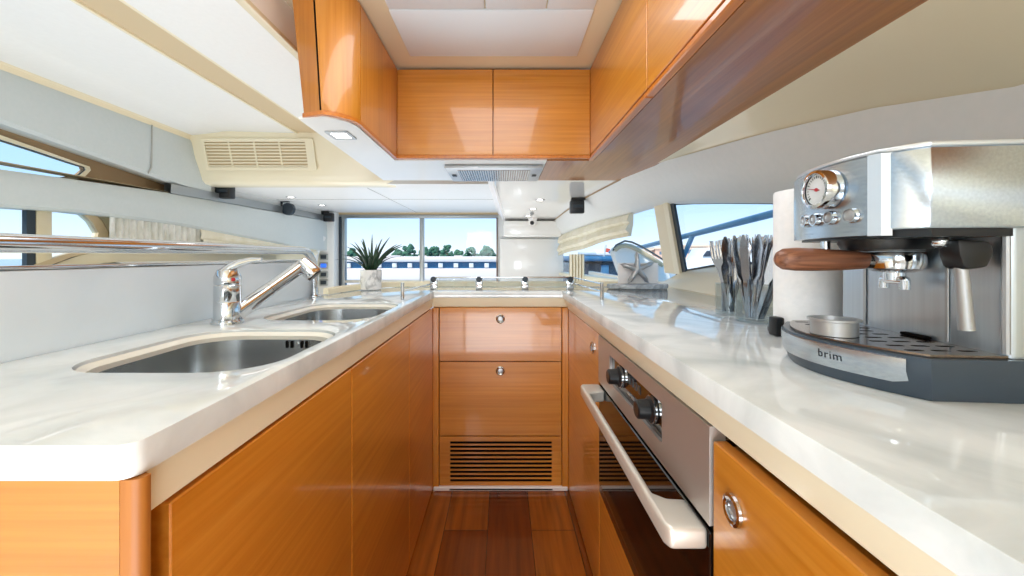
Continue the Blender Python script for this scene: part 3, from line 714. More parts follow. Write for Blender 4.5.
# cooker hood in the underside
t = thing('extractor_hood', 'slim silver extractor hood let into the underside of the far cupboard', 'hood', (-.045,2.16,UB))
MB().box((-.285,1.985,UB-.024),(.195,2.34,UB-.0065),.005).obj('frame','silver',t)
MB().box((-.225,2.03,UB-.0262),(.135,2.31,UB-.0243)).obj('filter','dsteel',t)
b = MB()
for i in range(30): b.box((-.222+i*.012,2.032,UB-.0275),(-.217+i*.012,2.308,UB-.0262))
b.obj('filter_mesh','silver',t)
for xc in (-.255,.163): MB().box((xc-.012,2.14,UB-.029),(xc+.012,2.18,UB-.0243),.002,1).obj('latch','black',t)
MB().box((-.12,1.9845,UB-.021),(.12,1.986,UB-.012)).obj('switch_strip','frame',t)
# square downlight under left cupboard
c = at(341,133.5,1.50); t = thing('downlight', 'square recessed downlight under the bowed end of the left wooden cupboard', 'light', (c.x,c.y,UB-.007))
MB().prism(rrect(c.x-.042,c.y-.05,c.x+.042,c.y+.05,.008,3),UB-.0105,UB-.0065,'z',.001,1,[rrect(c.x-.028,c.y-.034,c.x+.028,c.y+.034,.005,3)]).obj('bezel','silver',t)
MB().box((c.x-.028,c.y-.034,UB-.0085),(c.x+.028,c.y+.034,UB-.0067)).obj('lens','lamp',t)
# round saloon spots
def spot(p, lb, grp, z):
    t = thing('ceiling_spotlight', lb, 'light', (p.x,p.y,z), group=grp)
    MB().lathe([(.022,-.0015),(.030,-.004),(.036,-.003),(.038,.0)],(p.x,p.y,z-.0005)).obj('bezel','silver',t)
    MB().lathe([(0,-.002),(.0225,-.002)],(p.x,p.y,z-.0005)).obj('lens','lamp',t)
def onz(px, py, z): return at(px, py, (z-H)*F/(VY-py))
for (px_, py_), lb in zip(((540,200),(533,209),(528,216)),('nearest of the three round spotlights in the right saloon ceiling','middle of the three round spotlights in the right saloon ceiling','farthest of the three round spotlights in the right saloon ceiling, by the dome camera')):
    z = 1.49
    for _ in range(6): p = onz(px_, py_, z); z = zlow(p.y)
    spot(p, lb, 'spotlights in the right ceiling', z)
for (px_, py_), lb in zip(((291,197),(322,205)),('small round ceiling spotlight at left, nearer the cream air vent','small round ceiling spotlight at left, nearer the far window')):
    z = 1.535
    for _ in range(6): p = onz(px_, py_, z); z = 1.526+.019*(p.y-2.6)/(YA+.1-2.6)
    spot(p, lb, 'spotlights in the left ceiling', z)
# dome camera
p = at(533,223,4.2); zc = zlow(4.25)
t = thing('dome_camera', 'small white dome security camera under the far ceiling', 'camera', (p.x,4.25,zc))
MB().lathe([(0,-.075),(.03,-.07),(.04,-.05),(.042,-.02),(.05,-.002),(.05,-.0005)],(p.x,4.25,zc),'z',24).obj('housing','xwhite',t)
MB().ico((p.x-.008,4.217,zc-.048),.022,3).obj('lens','black',t)
# black brackets
def bracket(px_, py_, Y, s, lb, round_=False, side=1):
    p = at(px_, py_, Y)
    t = thing('clamp_bracket', lb, 'bracket', p, group='black brackets under the ceiling')
    MB().box((p.x-.09*s*side,p.y-.02,p.z+.055*s),(p.x+.02*s*side,p.y+.02,p.z+.072*s),.003).box((p.x-.06*s*side-.01,p.y-.015,p.z-.05*s),(p.x-.06*s*side+.012,p.y+.015,p.z+.06*s),.003).obj('arm','black',t)
    if round_: MB().cyl((p.x+.02*s,p.y-.01,p.z-.012*s),.058*s,.05,'y',24,bev=.008).obj('disc','gasket',t)
    else:
        MB().box((p.x-.035*s,p.y-.03,p.z-.06*s),(p.x+.085*s,p.y+.03,p.z+.05*s),.008).obj('block','black',t)
        MB().box((p.x-.02*s,p.y-.036,p.z-.015*s),(p.x+.07*s,p.y-.03,p.z+.012*s),.003).obj('catch','gasket',t)
    return t
bracket(222,191,2.72,.85,'black block bracket nearest the cream air vent, at the left ceiling edge')
bracket(287,208,3.5,.9,'black bracket carrying a round disc, second along the left ceiling edge', True)
bracket(327,217,4.28,.8,'black bracket at the far end of the left ceiling edge, beside the far window')
bracket(574,206.5,3.0,.85,'black block bracket on the right, above the folded roman blind', side=-1)
# switches on the aft pillar
for i, (py_, lb) in enumerate(((257,'topmost dark rocker switch on the white far left pillar'),(265.5,'rocker switch lit blue on the white far left pillar'),(274.5,'third rocker switch down on the white far left pillar'),(282.5,'lowest rocker switch on the white far left pillar'))):
    p = at(324,py_,YA-.165)
    t = thing('rocker_switch', lb, 'switch', p, group='rocker switches on the far pillar')
    MB().box((p.x-.045,p.y-.012,p.z-.033),(p.x+.045,p.y+.004,p.z+.033),.006).obj('plate','frame',t)
    MB().box((p.x-.03,p.y-.018,p.z-.02),(p.x+.03,p.y-.0115,p.z+.02),.003).obj('rocker','blue' if i == 1 else 'gasket',t)

# ================================================================ LOOSE THINGS
# potted plant
P = at(371,290,1.955); P.z = CT+.0005
t = thing('plant_pot', 'small white marbled pot with a dark green spiky plant on the back worktop', 'plant', P)
MB().lathe([(0,0),(.046,0),(.049,.003),(.050,.092),(.048,.094),(.045,.092),(.044,.08),(0,.08)],P,'z',32).obj('pot','marble',t)
MB().lathe([(0,.081),(.0435,.081)],P,'z',20).obj('soil','trunk',t)
rnd = random.Random(3)
for k in range(24):
    a = k*2.399+.4; L_ = rnd.uniform(.15,.205); inc = rnd.uniform(.5,1.35) if k > 4 else rnd.uniform(.1,.35)
    base = P+Vector((.012*math.cos(a),.012*math.sin(a),.078)); pts = []; wd = []
    q = base.copy(); ang = PI/2-inc*.45
    for s_ in range(9):
        pts.append(q.copy()); f = s_/8; wd.append(.0082*(1-f**1.8)*(0.6+1.6*f if f < .25 else 1)+.0006)
        q = q+Vector((math.cos(a)*math.cos(ang), math.sin(a)*math.cos(ang), math.sin(ang)))*(L_/8); ang -= inc*.13
    MB().tube(pts, wd, 8, flat=.35).obj('leaf','leaf',t)
# napkin holder with starfish
B = at(638,289,2.02); B.z = CT+.0005
t = thing('napkin_holder', 'napkin holder with silver starfish on a grey stone base at the far right corner', 'napkin holder', B)
rows = MB().prism([(.150*math.cos(a)*(1+.05*math.sin(3*a)),.06*math.sin(a)*(1+.06*math.cos(4*a))) for a in [k*2*PI/36 for k in range(36)]],0,.022,'z',.006,2,X=Matrix.Translation(B)); rows.obj('base','gmarble',t)
MB().box((B.x-.095,B.y+.012,B.z+.0225),(B.x+.105,B.y+.017,B.z+.125),.002).obj('back_plate','xwhite',t)
st = []
for k in range(10):
    r = .088 if k % 2 == 0 else .026; a = PI/2+k*PI/5+.05; st.append((r*math.cos(a), r*math.sin(a)))
b = MB(); t2 = bmesh.new()
o = []; 
for i, (x, z) in enumerate(st): o.append(t2.verts.new((x,0,z)))
cF = t2.verts.new((0,-.02,0)); cB = t2.verts.new((0,.004,0))
for i in range(10): t2.faces.new((o[i],o[(i+1)%10],cF)); t2.faces.new((o[(i+1)%10],o[i],cB))
bmesh.ops.recalc_face_normals(t2, faces=t2.faces[:])
bmesh.ops.subdivide_edges(t2, edges=t2.edges[:], cuts=2, use_grid_fill=True, smooth=.3)
b._merge(t2, Matrix.Translation((B.x-.005,B.y-.008,B.z+.0225+.074))); b.obj('starfish','silver',t, ang=60)
tag(MB().box((B.x-.085,B.y+.0185,B.z+.0228),(B.x+.095,B.y+.040,B.z+.115),.002).obj('napkin_stack','paper'), 'stack of white napkins standing in the starfish holder', 'napkins')

# kitchen roll on holder
R = at(812,335,.83); R.z = CT+.0005
t = thing('roll_holder', 'black round-based paper towel holder behind the espresso machine', 'holder', R)
MB().lathe([(0,0),(.074,0),(.076,.004),(.076,.010),(.070,.016),(0,.016)],R,'z',40).obj('base','black',t)
MB().tube([R+Vector((0,0,.0)),R+Vector((0,0,.31))],.008,12).obj('post','black',t)
MB().box((R.x-.086,R.y-.02,R.z+.0),(R.x-.068,R.y+.005,R.z+.038),.004).obj('side_arm','black',t)
rp = R+Vector((0,0,.0175))
o = MB().lathe([(.020,.001),(.0635,.001),(.066,.004),(.066,.270),(.0645,.2735),(.020,.2735),(.020,.001)],rp,'z',48).obj('paper_towel_roll','paper'); tag(o, 'thick white embossed paper towel roll behind the espresso machine', 'paper towels')

# cutlery tumblers
def tumbler(c, r, h, lb):
    t = tag(MB().lathe([(0,.0),(r*.97,0),(r,.003),(r,h),(r-.003,h),(r-.003,.006),(0,.006)],c,'z',36).obj('cutlery_tumbler','cglass'), lb, 'tumbler', 'clear cutlery tumblers'); return t
T1 = at(729,315,1.12); T1.z = CT+.0005; T2 = at(757,322,1.0); T2.z = CT+.0005
tumbler(T1,.034,.085,'clear tumbler of forks, the farther one beside the window sill'); tumbler(T2,.047,.092,'clear tumbler of knives, the nearer one against the paper towel roll')
def knife_mesh():
    m = MB(); prof = [(z*.92,w_*1.1,t_*1.1) for z, w_, t_ in [(0,.0035,.0022),(.05,.0045,.0026),(.085,.0058,.0032),(.10,.0048,.003),(.115,.0095,.0012),(.18,.0105,.0010),(.205,.0085,.0009),(.222,.003,.0007)]]
    rows = [[(-w_,-t_,z),(w_,-t_,z),(w_,t_,z),(-w_,t_,z)] for z, w_, t_ in prof]
    m.grid(rows, True); m.poly(rows[0]); m.poly(rows[-1]); bmesh.ops.bevel(m.bm, geom=[e for e in m.bm.edges if abs(e.verts[0].co.z-e.verts[1].co.z) > .002], offset=.0007, segments=1, affect='EDGES'); return m
def fork_mesh():
    m = MB(); hp = [(0,.0042),(.06,.0035),(.115,.003),(.128,.005),(.138,.011),(.150,.0125)]
    def bend(z): return .006*math.sin(max(0,(z-.11))/.09*PI)
    rows = [[(-w_,bend(z)-.001,z),(w_,bend(z)-.001,z),(w_,bend(z)+.001,z),(-w_,bend(z)+.001,z)] for z, w_ in hp]
    m.grid(rows, True); m.poly(rows[0]); m.poly(rows[-1])
    for k in range(4):
        x = -.0105+k*.007; rr = [[(x-w_,bend(z)-.0008,z),(x+w_,bend(z)-.0008,z),(x+w_,bend(z)+.0008,z),(x-w_,bend(z)+.0008,z)] for z, w_ in ((.149,.0022),(.175,.0017),(.198,.0008))]
        m.grid(rr, True); m.poly(rr[-1])
    return m
def spoon_mesh():
    m = MB(); hp = [(0,.0042),(.06,.0034),(.125,.003),(.14,.010),(.155,.0165),(.172,.019),(.188,.0165),(.198,.009),(.201,.003)]
    rows = []
    for z, w_ in hp:
        d_ = .007*math.sin(max(0,(z-.13))/.071*PI); rows.append([(-w_,-.0008,z),(0,d_-.0008,z),(w_,-.0008,z),(w_,.0008,z),(0,d_+.0008,z),(-w_,.0008,z)])
    m.grid(rows, True); m.poly(rows[0]); m.poly(rows[-1]); return m
cutK = knife_mesh().obj('table_knife','cut'); cutF = fork_mesh().obj('table_fork','cut'); cutS = spoon_mesh().obj('table_spoon','cut')
used = set()
def cutlery(proto, foot, head, spin, lb, cat, grp, flip=False):
    o = proto if proto.name not in used else proto.copy()
    if proto.name in used: COL.objects.link(o)
    used.add(proto.name)
    d_ = (head-foot).normalized(); q = Vector((0,0,1)).rotation_difference(d_)
    o.matrix_basis = Matrix.Translation(foot) @ q.to_matrix().to_4x4() @ Matrix.Rotation(spin,4,'Z')
    tag(o, lb, cat, grp); return o
rnd = random.Random(11)
def fill(T, r, h, n, proto, lb, cat, grp, leanx=0, spread=1):
    for k in range(n):
        a = k*2.399+rnd.uniform(-.3,.3); rr = (r-.009)*math.sqrt((k+.6)/n)*.95
        foot = T+Vector((.50*rr*math.cos(a)*spread-leanx, .50*rr*math.sin(a), .0085))
        hd = T+Vector((rr*math.cos(a+.35)*spread+leanx, rr*math.sin(a+.35), h-.002))
        cutlery(proto, foot, hd, rnd.uniform(0,PI), lb, cat, grp)
fill(T1,.034,.085,6,cutF,'steel fork standing tines up in the farther tumbler','fork','forks in the farther tumbler',leanx=-.006)
fill(T1,.034,.085,5,cutK,'steel knife standing blade up in the farther tumbler','knife','knives in the farther tumbler',leanx=.004)
fill(T2,.047,.092,24,cutK,'steel knife standing blade up in the nearer tumbler','knife','knives in the nearer tumbler',leanx=.004)
fill(T2,.047,.092,4,cutS,'steel spoon standing bowl up in the nearer tumbler','spoon','spoons in the nearer tumbler',leanx=.002)

# ---------------------------------------------------------------- espresso machine (local axes: x = depth, y = width, z up)
TH = math.radians(5)
E = thing('espresso_machine', 'stainless steel espresso machine with wooden portafilter handle on the right worktop', 'coffee machine', (.465,.445,CT+.0005), (0,0,-TH))
W = .262
def bow(t_, a): return -a*(1-(2*t_-1)**2)
def plan(a, y0, y1, xb, n=18, off=0, rN=.0, rF=.0):
    return [(bow(i/n, a)-off, y0+(y1-y0)*i/n) for i in range(n+1)]+[(xb,y1),(xb,y0)]
# base
bp_ = plan(.055,0,W,.30)
rows = []
def inset(p, k, dx=0):
    cx_, cy_ = .13, W/2
    return [(cx_+(x-cx_)*k, cy_+(y-cy_)*k) for x, y in p]
zz = [(0,.955),(.004,.965),(.014,.985),(.022,1.0),(.044,1.0),(.047,.994)]
rows = [[(x,y,z) for x, y in inset(bp_,k)] for z, k in zz]
b = MB().grid(rows, True); b.poly(rows[0]); b.poly(rows[-1]); base = b.obj('base','bbase',E,True)
# fascia plate on the base
n = 20; rows = []
for i in range(n+1):
    t_ = .055+(.90-.055)*i/n
    k1 = .003; x1 = bow(t_,.055)
    zb = .015 if i not in (0,n) else .019
    rows.append([(x1-.0005,W*t_,.0445),(x1-.0022,W*t_,.0435),(x1-.0022,W*t_,.030),(x1+.0005,W*t_,zb),(x1+.004,W*t_,zb)])
fp = MB().grid(rows).obj('fascia','steel',E,True)
# brand lettering
cu = bpy.data.curves.new('lettering','FONT'); cu.body = 'brim'; cu.size = .0150; cu.extrude = .0004; cu.align_x = 'CENTER'; cu.offset = -.0001; cu.space_character = 1.12
to = bpy.data.objects.new('lettering_source', cu); COL.objects.link(to); bpy.context.view_layer.update()
me = bpy.data.meshes.new_from_object(to); bpy.data.objects.remove(to)
def place_text(me, tc, parent, m, name):
    # along -y, up z, following the bow
    for v in me.vertices:
        u, w_ = v.co.x, v.co.y; t_ = tc-u/W; x1 = bow(t_,.055)
        v.co = Vector((x1-.0026+(.0 if w_ > .002 else .0004), W*t_, .0265+w_))
    o = bpy.data.objects.new(name, me); COL.objects.link(o); me.materials.append(M[m]); o.parent = parent; return o
place_text(me, .315, fp, 'gasket', 'brand_lettering')
# tray grate
tray = [(x+.006,y) for x, y in plan(.052,.008,W-.008,.112)][:-2]+[(.084,W-.008),(.084,.008)]
slots = []
for i in range(9):
    for j in range(3):
        yc = .03+i*.0255; xc = -.002+j*.028; 
        if i in (3,4,5): xc -= .014
        slots.append(rrect(xc,yc-.004,xc+.020,yc+.004,.0038,4))
tr_ = MB().prism(tray,.0475,.0505,'z',0,1,slots).obj('drip_tray','dsteel',E,True)
MB().prism([(x+.004,y) for x, y in tray],.0471,.0474).obj('tray_well','gap',tr_,True)
# tower
tw = MB().prism(rrect(.085,.010,.295,W-.002,.010,4),.0475,.262,'z').obj('rear_body','steel_v',E,True)
MB().tube([(.0862,.0125,.052),(.0862,.0125,.19)],.0036,8).obj('edge_strip','silver',E,True)
for yy in (.075,.205): MB().box((.0826,yy-.0025,.052),(.0845,yy+.0025,.19),.0008,1).obj('seam_strip','silver',tw,True)
MB().box((.077,.095,.0508),(.0845,.135,.0545),.001,1).obj('tray_slot','gap',tw,True)
# head
WH = .238
HB = [(0,0),(.11,-.024),(.16,-.028),(.3,-.036),(.4,-.0375),(.5,-.0370),(.6,-.0343),(.7,-.029),(.8,-.021),(.88,-.012),(.95,-.003),(1,.006)]
def hb(t_):
    # smoothed outline of the curved head
    v = [interp(HB, max(.16, t_)+d_)[0] if t_ >= .16 else interp(HB, t_)[0] for d_ in ((-.03,-.015,0,.015,.03) if .2 < t_ < .96 else (0,))]
    return sum(v)/len(v)
hz0, hz1 = .190, .279
head = MB().prism([(.0,.0),(-.023,.026)]+[(hb(t_)-.001,WH*t_) for t_ in [.14+.8*i/14 for i in range(15)]]+[(.004,WH),(.295,WH),(.295,.0)],hz0,hz1,'z',.0015,1).obj('head','steel',E,True)
# lid rim
MB().prism([(-.002,-.002),(-.025,.026)]+[(hb(t_)-.003,WH*t_) for t_ in [.14+.8*i/14 for i in range(15)]]+[(.002,WH+.002),(.297,WH+.002),(.297,-.002)],hz1+.0003,hz1+.0055,'z',.002,2).obj('lid','pale_steel',E,True)
# curved control fascia, drops lower than the side
rows = []
for i in range(19):
    t_ = .155+.80*i/18; x1 = hb(t_)
    rows.append([(x1+.004,WH*t_,hz1-.0002),(x1-.006,WH*t_,hz1-.0015),(x1-.0065,WH*t_,.23),(x1-.006,WH*t_,.184),(x1+.004,WH*t_,.1835)])
b = MB().grid(rows); b.poly(rows[0]); b.poly(rows[-1]); cf = b.obj('control_fascia','steel',E,True)
r0 = rows[0]; b = MB()
b.grid([[(hb(.155)-.009,WH*.155+.001,hz1-.0005),(hb(.155)-.009,WH*.155+.001,.183)],[(hb(.11)-.0065,WH*.11,hz1-.0005),(hb(.11)-.0065,WH*.11,.183)],[(hb(.11)+.004,WH*.11-.002,hz1-.0005),(hb(.11)+.004,WH*.11-.002,.183)]]); b.obj('trim_strip','pale_steel',cf,True)
MB().prism([(.006,WH*.96),(.010,WH+.012),(.028,WH+.014),(.028,WH)],.187,.272).obj('side_cheek','bbase',E,True)
# underside plate
MB().prism([(.004,.004),(-.016,.03)]+[(hb(t_)+.006,WH*t_) for t_ in [.16+.78*i/10 for i in range(11)]]+[(.0845,WH-.004),(.0845,.004)],.181,.1895).obj('underside_plate','black',E,True)
# gauge
def fasc(yw): return hb(yw/WH)-.0065
GY = .090
def fx(yw, z):
    nrm = Vector((-1, (fasc(yw+.02)-fasc(yw-.02))/.04, 0)).normalized()
    m_ = Vector((0,0,1)).rotation_difference(nrm).to_matrix().to_4x4()
    return Matrix.Translation((fasc(yw), yw, z)) @ m_
X = fx(GY,.2465)
g = MB().lathe([(.0225,.0),(.0255,.001),(.0255,.019),(.0245,.021),(.0215,.0215),(.0205,.019),(.0205,.0185)],(0,0,0),'z',40,X=X).obj('gauge_bezel','chrome',E,True)
MB().lathe([(0,.0165),(.0205,.0165)],(0,0,0),'z',32,X=X).obj('gauge_dial','xwhite',g,True)
b = MB()
ez = X.to_3x3() @ Vector((0,0,1)); upv = Vector((0,0,1)); sd = ez.cross(upv).normalized(); cG = X.translation+ez*.0170
for k in range(21):
    a = math.radians(220-k*13); d_ = -sd*math.cos(a)+upv*math.sin(a) if False else sd*-math.cos(a)+upv*math.sin(a)
    b.tube([cG+d_*.0150,cG+d_*(.0178 if k%5 else .0186)],.00035 if k%5 else .0006,5)
b.obj('dial_marks','black',g,True)
b = MB()
dn_ = sd*math.cos(math.radians(12))+upv*math.sin(math.radians(12))
b.tube([cG+ez*.0006-dn_*.005,cG+ez*.0006+dn_*.014],[.0010,.0004],6); b.lathe([(0,.0185),(.0022,.0185),(.0024,.0168)],(0,0,0),'z',14,X=X); b.obj('needle','red',g,True)
MB().lathe([(0,.0195),(.0204,.0195)],(0,0,0),'z',32,X=X).obj('gauge_glass','cglass',g,True)
# push buttons
for yw, rr in ((.141,.0085),(.116,.0085),(.087,.0085),(.058,.0090)):
    X = fx(yw,.2095)
    bt = MB().lathe([(rr*.82,.001),(rr*.86,.0055),(rr,.0055),(rr*1.08,.0)],(0,0,0),'z',28,X=X).obj('button_ring','chrome',E,True)
    MB().lathe([(0,.0045),(rr*.6,.0045),(rr*.82,.0035),(rr*.82,.001)],(0,0,0),'z',24,X=X).obj('button','silver',bt,True)
# group head and portafilter
GX, GYc = .040, .112
MB().lathe([(0,.189),(.050,.189),(.050,.176),(.046,.168),(.040,.166),(0,.166)],(GX,GYc,0),'z',40).obj('group_head','black',E,True)
GX += .012
pf = MB().lathe([(0,.165),(.031,.165),(.032,.163),(.032,.150),(.030,.143),(.020,.138),(0,.137)],(GX,GYc,0),'z',40).obj('portafilter','chrome',E,True)
MB().cyl((GX,GYc,.133),.012,.012,'z',20).box((GX-.006,GYc-.020,.122),(GX+.006,GYc+.020,.133),.004).cyl((GX,GYc-.016,.122),.006,.012,'z',14).cyl((GX,GYc+.016,.122),.006,.012,'z',14).obj('spout','chrome',pf,True)
MB().tube([(GX-.022,GYc,.152),(GX-.045,GYc+.002,.153)],[.011,.0095],16).obj('neck','chrome',pf,True)
hpts = [(GX-.030+dx,GYc+.002-dx*.04,.1535+max(0,-dx-.02)*.02) for dx in (0,-.006,-.035,-.065,-.092,-.108,-.115,-.1185)]
MB().tube(hpts,[.0095,.0115,.0140,.0155,.0160,.0145,.010,.004],24).obj('wooden_handle','walnut',pf,True)
MB().cyl((GX-.062,GYc+.038,.178),.006,.022,'z',14).obj('hot_water_nozzle','chrome',E,True)
# steam wand
sx_, sy_ = .040, .022
wd_ = MB().ico((sx_-.006,sy_+.006,.176),.008,3).tube([(sx_-.006,sy_+.006,.185),(sx_-.004,sy_+.004,.17)],.004,10).obj('steam_joint','chrome',E,True)
MB().prism([(sx_-.004,.178),(sx_+.030,.176),(sx_+.034,.164),(sx_+.027,.147),(sx_+.006,.144),(sx_+.002,.148),(sx_-.002,.160)],sy_-.012,sy_+.014,'y',.004,2).obj('steam_grip','black',wd_,True)
MB().tube([(sx_+.010,sy_,.150),(sx_+.012,sy_,.125),(sx_+.015,sy_-.001,.076)],[.0062,.0064,.0070],18).obj('steam_tube','silver',wd_,True)
# filter basket on the tray
c = E.matrix_basis @ Vector((-.016,.124,.0512))
t = thing('filter_basket', 'small round steel coffee filter basket standing on the espresso machine tray', 'filter basket', c)
MB().lathe([(0,.001),(.0262,.001),(.027,.0),(.027,.0185),(.0305,.0195),(.0305,.022),(.0255,.022),(.025,.003),(0,.003)],c,'z',40).obj('cup','silver',t)
MB().lathe([(0,.0165),(.0247,.0165)],c,'z',32).obj('mesh_disc','dsteel',t)

# ================================================================ OUTSIDE
ZS = -1.5
o = MB().poly([(-400,-40,ZS),(400,-40,ZS),(400,600,ZS),(-400,600,ZS)]).obj('water','water'); o['kind'] = 'stuff'; tag(o,'blue harbour water around the boat','water')
# long pale charter boat with a blue window band
def hbox(px0, py0, px1, py1, Y, d_): 
    a, c2 = at(px0,py1,Y), at(px1,py0,Y); return (a.x,Y,a.z), (c2.x,Y+d_,c2.z)
Y0 = 32
t = thing('tour_boat', 'long pale tour boat with a blue window band beyond the far window', 'boat', at(420,300,Y0))
lo, hi = hbox(322,268.5,505,286,Y0,6); b = MB().box((lo[0],Y0,ZS),hi,.15); b.obj('hull','xpink',t)
lo, hi = hbox(322,256.5,505,262,Y0,6); MB().box(lo,hi,.1).obj('upper_deck','xpink',t)
lo, hi = hbox(323,262,504,268.5,Y0+.4,5); MB().box(lo,hi).obj('window_band','xblue',t)
for k in range(11):
    pxc = 348+k*15.4; lo, hi = hbox(pxc-2.2,263,pxc+2.2,267.6,Y0+.15,.2); MB().box(lo,hi,.03).obj('window_post','xwhite',t)
# trees on the shore
def tree(pxc, pyt, hw, Y, lb, seed):
    r = random.Random(seed); c = at(pxc,256,Y); zt = at(pxc,pyt,Y).z; w_ = hw/F*Y; hgt = zt-(c.z-1)
    t = thing('shore_tree', lb, 'tree', (c.x,Y,0), group='trees along the shore')
    MB().tube([(c.x,Y,-1.0),(c.x,Y,c.z+.3*(zt-c.z))],w_*.10,8).obj('trunk','trunk',t)
    b = MB()
    for k in range(40):
        f = r.random(); z = (c.z-.4)+(zt-c.z+.2)*f; s_ = w_*(1.05-.8*f)
        b.ico((c.x+r.uniform(-1,1)*s_,Y+r.uniform(-.5,.5)*s_,z),w_*r.uniform(.16,.3),2,jit=.28)
    b.obj('crown','tree',t, ang=180)
tree(409,244,9,60,'round dark green tree left of the centre mullion beyond the far window',1)
tree(424,247,8,70,'low bushy tree behind the centre mullion of the far window',2)
tree(434,246,8,61,'low bushy tree just right of the far window mullion',3)
tree(447,244,7,60,'pointed tree standing alone right of the far window mullion',4)
tree(471,247,8,63,'low spreading tree toward the right side of the far window',5)
tree(487,246.5,10,62,'wide low tree at the right edge of the far window',6)
tree(459,249,7,74,'low round bush between two taller trees beyond the right pane of the far window',9)
tree(398,249.5,7,76,'low bush just right of the plant leaves beyond the far window',10)
tree(441,250,5,80,'lowest bush behind the trees beyond the far window',11)
tree(352,248,7,62,'small tree at the left edge of the far window, above the plant leaves',8)
o = MB().box((-40,66,ZS),(8,80,1.07+.1)).obj('shore_bank','xpink'); o['kind'] = 'structure'
# starboard shore with buildings
o = MB().box((16,58,ZS),(75,110,.6)).obj('shore_quay','xpink'); o['kind'] = 'structure'
rb = random.Random(5)
def building(px0, px1, pyt, Y, m, lb):
    a, c2 = at(px0,256,Y), at(px1,pyt,Y)
    t = thing('shore_building', lb, 'building', (a.x,Y,.6), group='sand coloured buildings on the right shore')
    MB().box((a.x,Y,.6),(c2.x,Y+6,c2.z)).obj('wall',m,t); MB().box((a.x-.2,Y-.2,c2.z),(c2.x+.2,Y+6.2,c2.z+.25)).obj('roof','xbuild',t)
    n = max(2,int((c2.x-a.x)/1.6)); h_ = c2.z-.6
    for i in range(n):
        xx = a.x+(i+.3)*(c2.x-a.x)/n; MB().box((xx,Y-.05,.6+h_*.45),(xx+.6,Y+.02,.6+h_*.75)).obj('window','xwin',t)
for i, (p0, p1, pt_, m_, lb) in enumerate([(628,652,250,'xbuild','low sand building at the left end of the right shore'),(655,684,249,'xbuild2','rose building behind the window post on the right shore'),(684,708,246.5,'xbuild','sand building left of the deck stanchion on the right shore'),(709,733,248,'xbuild2','lower rose building in the middle of the big right window'),(734,760,246,'xbuild','sand building above the cutlery on the right shore'),(761,800,248,'xbuild2','rose building beside the paper towel roll on the right shore')]):
    building(p0,p1,pt_,62+i*1.5,m_,lb)
def xboat(px0, px1, pyd, Y, lb, hullm='xwhite', cab=.9, hh=1.1):
    a, c2 = at(px0,pyd,Y), at(px1,pyd,Y); L_ = c2.x-a.x
    t = thing('moored_boat', lb, 'boat', (a.x+L_/2,Y,ZS), group=None)
    pl = [(a.x+.06*L_,ZS-.1),(c2.x-.02*L_,ZS-.1),(c2.x,a.z),(a.x-.02*L_,a.z+.08)]
    MB().prism(pl,Y,Y+2.6,'y',.08,2).obj('hull',hullm,t)
    MB().prism([(a.x+.28*L_,a.z),(c2.x-.15*L_,a.z),(c2.x-.22*L_,a.z+cab),(a.x+.42*L_,a.z+cab)],Y+.3,Y+2.3,'y',.08,2).obj('cabin','xwhite',t)
    MB().prism([(a.x+.36*L_,a.z+cab*.4),(c2.x-.2*L_,a.z+cab*.4),(c2.x-.24*L_,a.z+cab*.8),(a.x+.43*L_,a.z+cab*.8)],Y+.22,Y+.30,'y').obj('cabin_window','xnavy',t)
    return t
xboat(684,742,262,26,'white motor boat with a low cabin seen through the big right window')
xboat(742,800,263,28,'white motor boat partly behind the cutlery in the big right window', cab=.7)
# navy stern seen low in the far right window
Yb = 9.5
t = thing('neighbour_yacht', 'dark navy yacht stern with white upper deck beyond the far right window', 'boat', at(605,300,Yb))
lo, hi = hbox(575,262,628,283,Yb,3); MB().box((lo[0],Yb,ZS),hi,.1).obj('hull','xnavy',t)
lo, hi = hbox(572,256,626,261.5,Yb-.2,3); MB().box(lo,hi,.06).obj('deck_rim','xblue',t)
lo, hi = hbox(596,250.5,624,256,Yb+.4,2.5); MB().box(lo,hi,.06).obj('cabin','xwhite',t)
lo, hi = hbox(601,265,609,280,Yb-.06,.1); MB().box(lo,hi,.02).obj('stern_door','xteal',t)
lo, hi = hbox(573,280,628,286,Yb-.5,.5); MB().box(lo,hi,.05).obj('bathing_platform','xteal',t)
MB().tube([at(604,256,Yb-.1),at(606,245,Yb-.1)],.02,8).obj('flag_staff','alu',t)
a = at(605.5,248,Yb-.1); MB().poly([a,a+Vector((.11,0,-.02)),a+Vector((.10,0,-.11)),a+Vector((-.01,0,-.09))]).solid(.004).obj('flag','flag',t)
# fairing just outside the far right window
Yf = 3.55
poly = [(613,252),(615,248),(620,244.5),(625,243),(632,244),(641,248),(652,254.5),(664,262),(670,268),(671,288),(628,288),(620,272)]
pp = [at(x,y,Yf) for x, y in poly]
t = thing('deck_fairing', 'white moulded deck fairing with tan stripe outside the far right window', 'fairing', at(640,288,Yf))
MB().prism([(p.x,p.z) for p in pp],Yf,Yf+.12,'y',.01,2).obj('moulding','xwhite',t)
arcp = [at(x,y,Yf-.012) for x, y in ((615,250),(620,246.5),(626,245.5),(632,247),(641,251.5),(652,258),(663,265.5))]
MB().tube(arcp,.018,8).obj('tan_stripe','beige',t)
MB().tube([p+Vector((0,-.0,.02)) for p in [at(x,y,Yf-.004) for x, y in ((613,253),(616,247.5),(625,243.2),(632,244.5),(641,248.5),(652,255),(664,262.5))]],.008,8).obj('rubber_edge','gasket',t)
